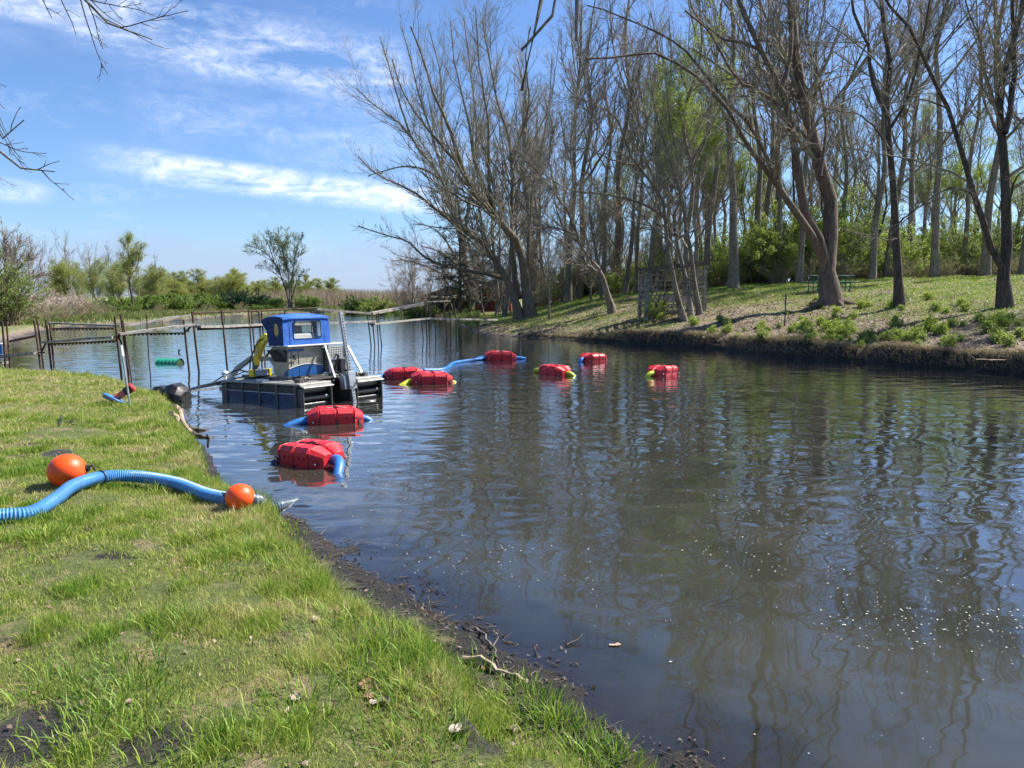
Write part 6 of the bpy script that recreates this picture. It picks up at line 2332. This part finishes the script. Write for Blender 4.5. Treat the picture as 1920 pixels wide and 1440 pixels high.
def holed(o4, hole, th, nrm_):
    """panel outline o4 (4 corners) with a hole loop (n points) and thickness"""
    mb = MB()
    n = len(hole)
    o4 = [Vector(p_) for p_ in o4]
    hole = [Vector(p_) for p_ in hole]
    cen = sum(hole, Vector()) / n
    # outer loop sampled by angle
    e1 = (o4[1] - o4[0]).normalized()
    nn_ = Vector(nrm_).normalized()
    e2 = nn_.cross(e1)
    out_ = []
    for h in hole:
        d = (h - cen)
        du, dv = d.dot(e1), d.dot(e2)
        best = None
        for i in range(4):
            a, b = o4[i] - cen, o4[(i + 1) % 4] - cen
            ax_, ay_, bx_, by_ = a.dot(e1), a.dot(e2), b.dot(e1), b.dot(e2)
            ex, ey = bx_ - ax_, by_ - ay_
            det = du * (-ey) - dv * (-ex)
            if abs(det) < 1e-9:
                continue
            t_ = (ax_ * (-ey) - ay_ * (-ex)) / det
            s2 = (du * ay_ - dv * ax_) / det
            if t_ > 0 and -1e-6 <= s2 <= 1 + 1e-6:
                if best is None or t_ < best:
                    best = t_
        out_.append(cen + d * (best or 1))
    # add true corners by snapping nearest samples
    for c_ in o4:
        j = min(range(n), key=lambda q: (out_[q] - c_).length)
        out_[j] = c_
    off_ = nn_ * th
    vs = [tuple(p_) for p_ in out_] + [tuple(p_) for p_ in hole] + [tuple(p_ + off_) for p_ in out_] + [tuple(p_ + off_) for p_ in hole]
    fs = []
    for i in range(n):
        j = (i + 1) % n
        fs += [(i, j, n + j, n + i), (2 * n + i, 3 * n + i, 3 * n + j, 2 * n + j), (n + i, n + j, 3 * n + j, 3 * n + i), (i, 2 * n + i, 2 * n + j, j)]
    return mb.add(vs, fs)


def rloop(x0, x1, z0_, z1_, y, n=6, r_=.03):
    pts = []
    for (cx_, cz_, a0) in ((x1 - r_, z1_ - r_, 0), (x0 + r_, z1_ - r_, 90), (x0 + r_, z0_ + r_, 180), (x1 - r_, z0_ + r_, 270)):
        for k in range(n):
            a = R(a0 + 90 * k / (n - 1))
            pts.append((cx_ + r_ * math.cos(a), y, cz_ + r_ * math.sin(a)))
    return pts


hole = rloop(-.31, .34, 1.18, 1.525, cy0)
holed([(cx0, cy0, cz0), (cx1, cy0, cz0), (cx1 - .02, cy0 + .02, cz1), (cx0 + .02, cy0 + .02, cz1)], hole, .012, (0, -1, 0)).build("rear_panel", M['canvas'], cb)
m_ = MB()
m_.poly(hole, (0, .003, 0))
m_.build("rear_window", M['vinyl'], cb)
m_ = MB()
hl = [(a[0] * 1, a[1] - .014, a[2]) for a in hole]
for a, b_ in zip(hl, hl[1:] + hl[:1]):
    m_.bar(a, b_, .006, .016, up=(0, 1, 0))
m_.build("window_binding", M['canvas_shaded'], cb)
ov = [(cx0, 1.24 + .085 * math.cos(2 * math.pi * k / 24), 1.36 + .13 * math.sin(2 * math.pi * k / 24)) for k in range(24)]
holed([(cx0, cy0, cz0), (cx0, cy1, cz0), (cx0 + .02, cy1 + .1, cz1), (cx0 + .02, cy0 + .02, cz1)], ov, .012, (-1, 0, 0)).build("side_panel", M['canvas_shaded'], cb)  # away from the sun: its shade is painted in by the darker canvas
m_ = MB()
m_.poly(ov, (.003, 0, 0))
m_.build("oval_window", M['vinyl_yellow'], cb)
ov2 = [(cx1, 1.62 + .26 * math.cos(2 * math.pi * (k + .5) / 4 + 0), 1.30 + .16 * math.sin(2 * math.pi * (k + .5) / 4)) for k in range(4)]
ov2 = [(cx1, 1.12, 1.50), (cx1, 1.25, 1.50), (cx1, 1.44, 1.49), (cx1, 1.44, 1.35), (cx1, 1.44, 1.20), (cx1, 1.32, 1.20), (cx1, 1.18, 1.32), (cx1, 1.12, 1.42)]
holed([(cx1, cy0, cz0), (cx1, cy1, cz0), (cx1 - .02, cy1 + .1, cz1), (cx1 - .02, cy0 + .02, cz1)], ov2, .012, (1, 0, 0)).build("side_panel", M['canvas'], cb)
# roof, crowned, with a peaked visor at the front
rings = []
for (y, dz_, wx) in ((cy0 - .03, -.015, .555), (cy0 + .05, .045, .545), (cy0 + .25, .075, .54), (cy1, .06, .54), (cy1 + .10, .03, .555), (cy1 + .20, -.04, .58)):
    top = []
    for k in range(9):
        q = -1 + k / 4
        top.append((q * wx, y, cz1 + dz_ * (1 - .35 * q * q) - .02 * abs(q) ** 6))
    bot = [(p_[0] * .985, p_[1], p_[2] - .022) for p_ in reversed(top)]
    rings.append(top + bot)
m_ = MB()
loft(m_, rings)
m_.build("roof", M['canvas'], cb, True, angle=50)
for sx in (-1, 1):
    m_ = MB()
    m_.poly([(sx * .55, cy1 - .02, cz1 + .01), (sx * .575, cy1 + .20, cz1 - .07), (sx * .555, cy1 + .05, cz1 - .25), (sx * .55, cy1 - .02, cz1 - .24)], (sx * .008, 0, 0))
    m_.build("visor_flap", M['canvas_shaded'], cb)
m_ = MB()
for x in (-.55, .55):
    m_.cyl((x * .98, cy1 + .02, cz0), (x * .98, cy1 + .06, cz1), .013, 8)
    m_.cyl((x * .98, cy0 + .02, cz0), (x * .98, cy0 + .03, cz1), .013, 8)
m_.cyl((-.1, cy1 + .03, cz0), (-.1, cy1 + .06, cz1), .012, 8)
m_.build("frame_tube", M['black'], cb, True)
# seam folds on the rear panel
m_ = MB()
for x in (-.40, .43):
    m_.bar((x, cy0 - .016, cz0 + .01), (x * .98, cy0 + .004, cz1 - .01), .006, .012)
m_.build("seam", M['canvas'], cb)
# seat
st_ = empty("operator_seat", (0, 0, 0))
st_.parent = dr
m_ = MB()
m_.box((-.05, 1.36, 1.11), (.46, .34, .08), bev=.03)
m_.build("cushion", M['seat'], st_)
m_ = MB()
m_.box((-.02, 1.16, 1.18), (.60, .08, .22), Euler((R(-6), 0, 0)), bev=.035)
m_.build("backrest", M['seat'], st_)

# front arm, rake and hydraulics
am = empty("front_arm", (.02, -.66, 0))
am.parent = dr
m_ = MB()
prof = [(2.54, 1.20, .05), (2.66, 1.22, .075), (2.82, 1.12, .10), (2.94, .95, .075), (3.02, .80, .06), (3.08, .66, .045)]
rings = []
for i, (y, z, hh2) in enumerate(prof):
    a = prof[max(0, i - 1)]
    b_ = prof[min(len(prof) - 1, i + 1)]
    d_ = Vector((0, b_[0] - a[0], b_[1] - a[1])).normalized()
    n_ = Vector((0, -d_.z, d_.y)) * hh2
    rings.append([(-.34, y + n_.y, z + n_.z), (-.24, y + n_.y, z + n_.z), (-.24, y - n_.y, z - n_.z), (-.34, y - n_.y, z - n_.z)])
loft(m_, rings)
m_.build("boom", M['yellow'], am, bevel=.008)
m_ = MB()
m_.bar((-.345, 2.84, 1.03), (-.345, 2.96, .84), .008, .05, up=(1, 0, 0))
m_.build("boom_label", M['white'], am)
m_ = MB()
m_.cyl((-.21, 2.40, 1.10), (-.21, 3.0, .72), .022, 10)
m_.tube([(-.29, 2.2, 1.22), (-.29, 2.5, 1.26), (-.37, 2.85, 1.14), (-.39, 3.1, .8), (-.37, 3.2, .55)], .014, 8)
m_.tube([(-.25, 2.2, 1.20), (-.25, 2.55, 1.22), (-.19, 2.9, 1.05), (-.17, 3.12, .75), (-.19, 3.2, .5)], .014, 8)
m_.build("hydraulic_hose", M['black'], am, True)
m_ = MB()
m_.cyl((-.29, 3.10, .42), (-.29, 3.10, .72), .06, 12)
m_.box((-.29, 3.05, .44), (.55, .30, .05), bev=.01)
m_.build("pedestal", M['alu_dark'], am, True)
m_ = MB()
m_.box((-.36, 2.86, .50), (.30, .16, .13), bev=.015)
m_.build("valve_box", M['white'], am)
m_ = MB()
m_.box((-.54, 2.86, .50), (.05, .18, .15), bev=.01)
m_.box((-.17, 2.86, .50), (.06, .18, .15), bev=.01)
m_.build("valve_bracket", M['yellow'], am)
m_ = MB()
m_.tube([(-.10, 2.5, .48), (-.15, 2.75, .78), (-.3, 3.2, .80), (-.50, 3.45, .58), (-.62, 3.5, .40)], .06, 12)
m_.build("discharge_pipe", M['alu'], am, True)
rk = empty("front_rake", (0, -.55, 0))
rk.parent = dr
m_ = MB()
for sx in (-1, 1):
    m_.bar((sx * .45, 2.95, .44), (sx * .62, 3.55, .30), .06, .05)
    m_.bar((sx * .62, 3.55, .30), (sx * 1.28, 4.45, .12), .045, .045)
    m_.bar((sx * .20, 2.95, .44), (sx * .30, 4.35, .13), .04, .04)
m_.bar((-1.30, 4.46, .11), (1.30, 4.46, .11), .05, .05)
m_.bar((-.80, 3.62, .27), (.80, 3.62, .27), .045, .045)
for k in range(14):
    x = -1.25 + k * 2.5 / 13
    m_.bar((x, 4.46, .10), (x, 4.58, -.08), .014, .014)
m_.build("rake_frame", M['galv'], rk)
m_ = MB()
m_.poly([(-.70, 3.15, .40), (-1.02, 3.95, .24), (-.60, 3.70, .27), (-.40, 3.1, .41)], (0, 0, .02))
m_.poly([(-1.30, 4.50, .02), (-1.30, 4.46, .15), (-1.0, 4.20, .20), (-1.05, 4.35, .04)], (.02, 0, .0))
m_.build("rake_plate", M['white'], rk)
m_ = MB()
m_.ball((-.72, 3.40, .50), .07, 12, 8, (1, 1, .8))
m_.cyl((-.72, 3.40, .28), (-.72, 3.40, .46), .035, 8)
m_.build("rake_knob", M['white'], rk, True)
m_ = MB()
m_.tube([(-.4, 2.9, .48), (-.6, 3.1, .58), (-.75, 3.45, .44), (-.85, 3.7, .30)], .014, 8)
m_.tube([(-.2, 2.9, .46), (-.4, 3.2, .52), (-.7, 3.6, .32), (-1.0, 4.2, .2)], .012, 8)
m_.build("rake_hose", M['black'], rk, True)


# ---------------------------------------------------------------- operator
def skin(name, nodes, edges, mat, parent, lvl=2):
    me = bpy.data.meshes.new(name)
    me.from_pydata([n[0] for n in nodes], edges, [])
    o = bpy.data.objects.new(name, me)
    me.materials.append(mat)
    col.objects.link(o)
    o.parent = parent
    md_ = o.modifiers.new("skin", 'SKIN')
    lay = me.skin_vertices[0]
    for i, n in enumerate(nodes):
        r_ = n[1]
        lay.data[i].radius = (r_, r_) if not hasattr(r_, '__len__') else r_
    lay.data[0].use_root = True
    md_.use_smooth_shade = True
    s_ = o.modifiers.new("sub", 'SUBSURF')
    s_.levels = lvl
    s_.render_levels = lvl
    return o


pr_ = empty("person", dr.matrix_world @ Vector((0, 0, 0)))
pr_.location = (-3.175, 14.02, 0.035)
pr_.rotation_euler = (R(-2.2), 0, R(HEAD))
tag(pr_, "dark haired operator in a grey shirt seated inside the blue canvas cab, seen from behind", "person")
ox, oy, oz = -.10, 1.34, 1.145
def q3(x, y, z):
    return (ox + x, oy + y, oz + z)
nodes = [(q3(0, 0, .04), (.13, .10)), (q3(0, .0, .14), (.125, .095)), (q3(0, .01, .22), (.14, .09)), (q3(0, .02, .285), (.07, .06)), (q3(0, .035, .325), (.042, .042)), (q3(0, .045, .36), (.055, .06)), (q3(0, .05, .41), (.062, .075)), (q3(0, .045, .445), (.045, .055)),
         (q3(-.15, .01, .23), .045), (q3(-.20, .05, .11), .036), (q3(-.16, .25, .08), .028), (q3(-.14, .31, .09), .022),
         (q3(.15, .01, .23), .045), (q3(.20, .05, .11), .036), (q3(.16, .25, .08), .028), (q3(.14, .31, .09), .022),
         (q3(-.09, .08, .02), .07), (q3(-.11, .38, .0), .052), (q3(-.11, .42, -.28), .036), (q3(-.11, .50, -.33), .03),
         (q3(.09, .08, .02), .07), (q3(.11, .38, .0), .052), (q3(.11, .42, -.28), .036), (q3(.11, .50, -.33), .03)]
edges = [(0, 1), (1, 2), (2, 3), (3, 4), (4, 5), (5, 6), (6, 7), (2, 8), (8, 9), (9, 10), (10, 11), (2, 12), (12, 13), (13, 14), (14, 15), (0, 16), (16, 17), (17, 18), (18, 19), (0, 20), (20, 21), (21, 22), (22, 23)]
skin("body", nodes, edges, M['skin'], pr_)
sh_n = [(q3(0, 0, .05), (.15, .12)), (q3(0, .0, .14), (.145, .115)), (q3(0, .01, .225), (.16, .11)), (q3(0, .02, .285), (.08, .07)), (q3(-.155, .01, .232), .058), (q3(-.195, .05, .13), .050), (q3(.155, .01, .232), .058), (q3(.195, .05, .13), .050)]
skin("shirt", sh_n, [(0, 1), (1, 2), (2, 3), (2, 4), (4, 5), (2, 6), (6, 7)], M['shirt'], pr_)
tr_n = [(q3(0, .02, .03), (.14, .10)), (q3(-.09, .08, .02), .08), (q3(-.11, .38, .0), .062), (q3(-.11, .42, -.26), .05), (q3(.09, .08, .02), .08), (q3(.11, .38, .0), .062), (q3(.11, .42, -.26), .05)]
skin("trousers", tr_n, [(0, 1), (1, 2), (2, 3), (0, 4), (4, 5), (5, 6)], M['trousers'], pr_)
m_ = MB()
m_.ball(q3(0, .030, .425), .088, 18, 12, (.93, 1.05, 1.0))
m_.ball(q3(0, -.005, .375), .068, 16, 10, (1.0, .7, 1.0))
m_.build("hair", M['hair'], pr_, True)
for sx in (-1, 1):
    m_ = MB()
    m_.ball(q3(sx * .082, .055, .385), .022, 10, 8, (.5, .9, 1.3))
    m_.build("ear", M['skin'], pr_, True)
m_ = MB()
m_.ball(q3(0, .125, .385), .017, 10, 8, (.8, 1.1, 1.2))
m_.build("nose", M['skin'], pr_, True)
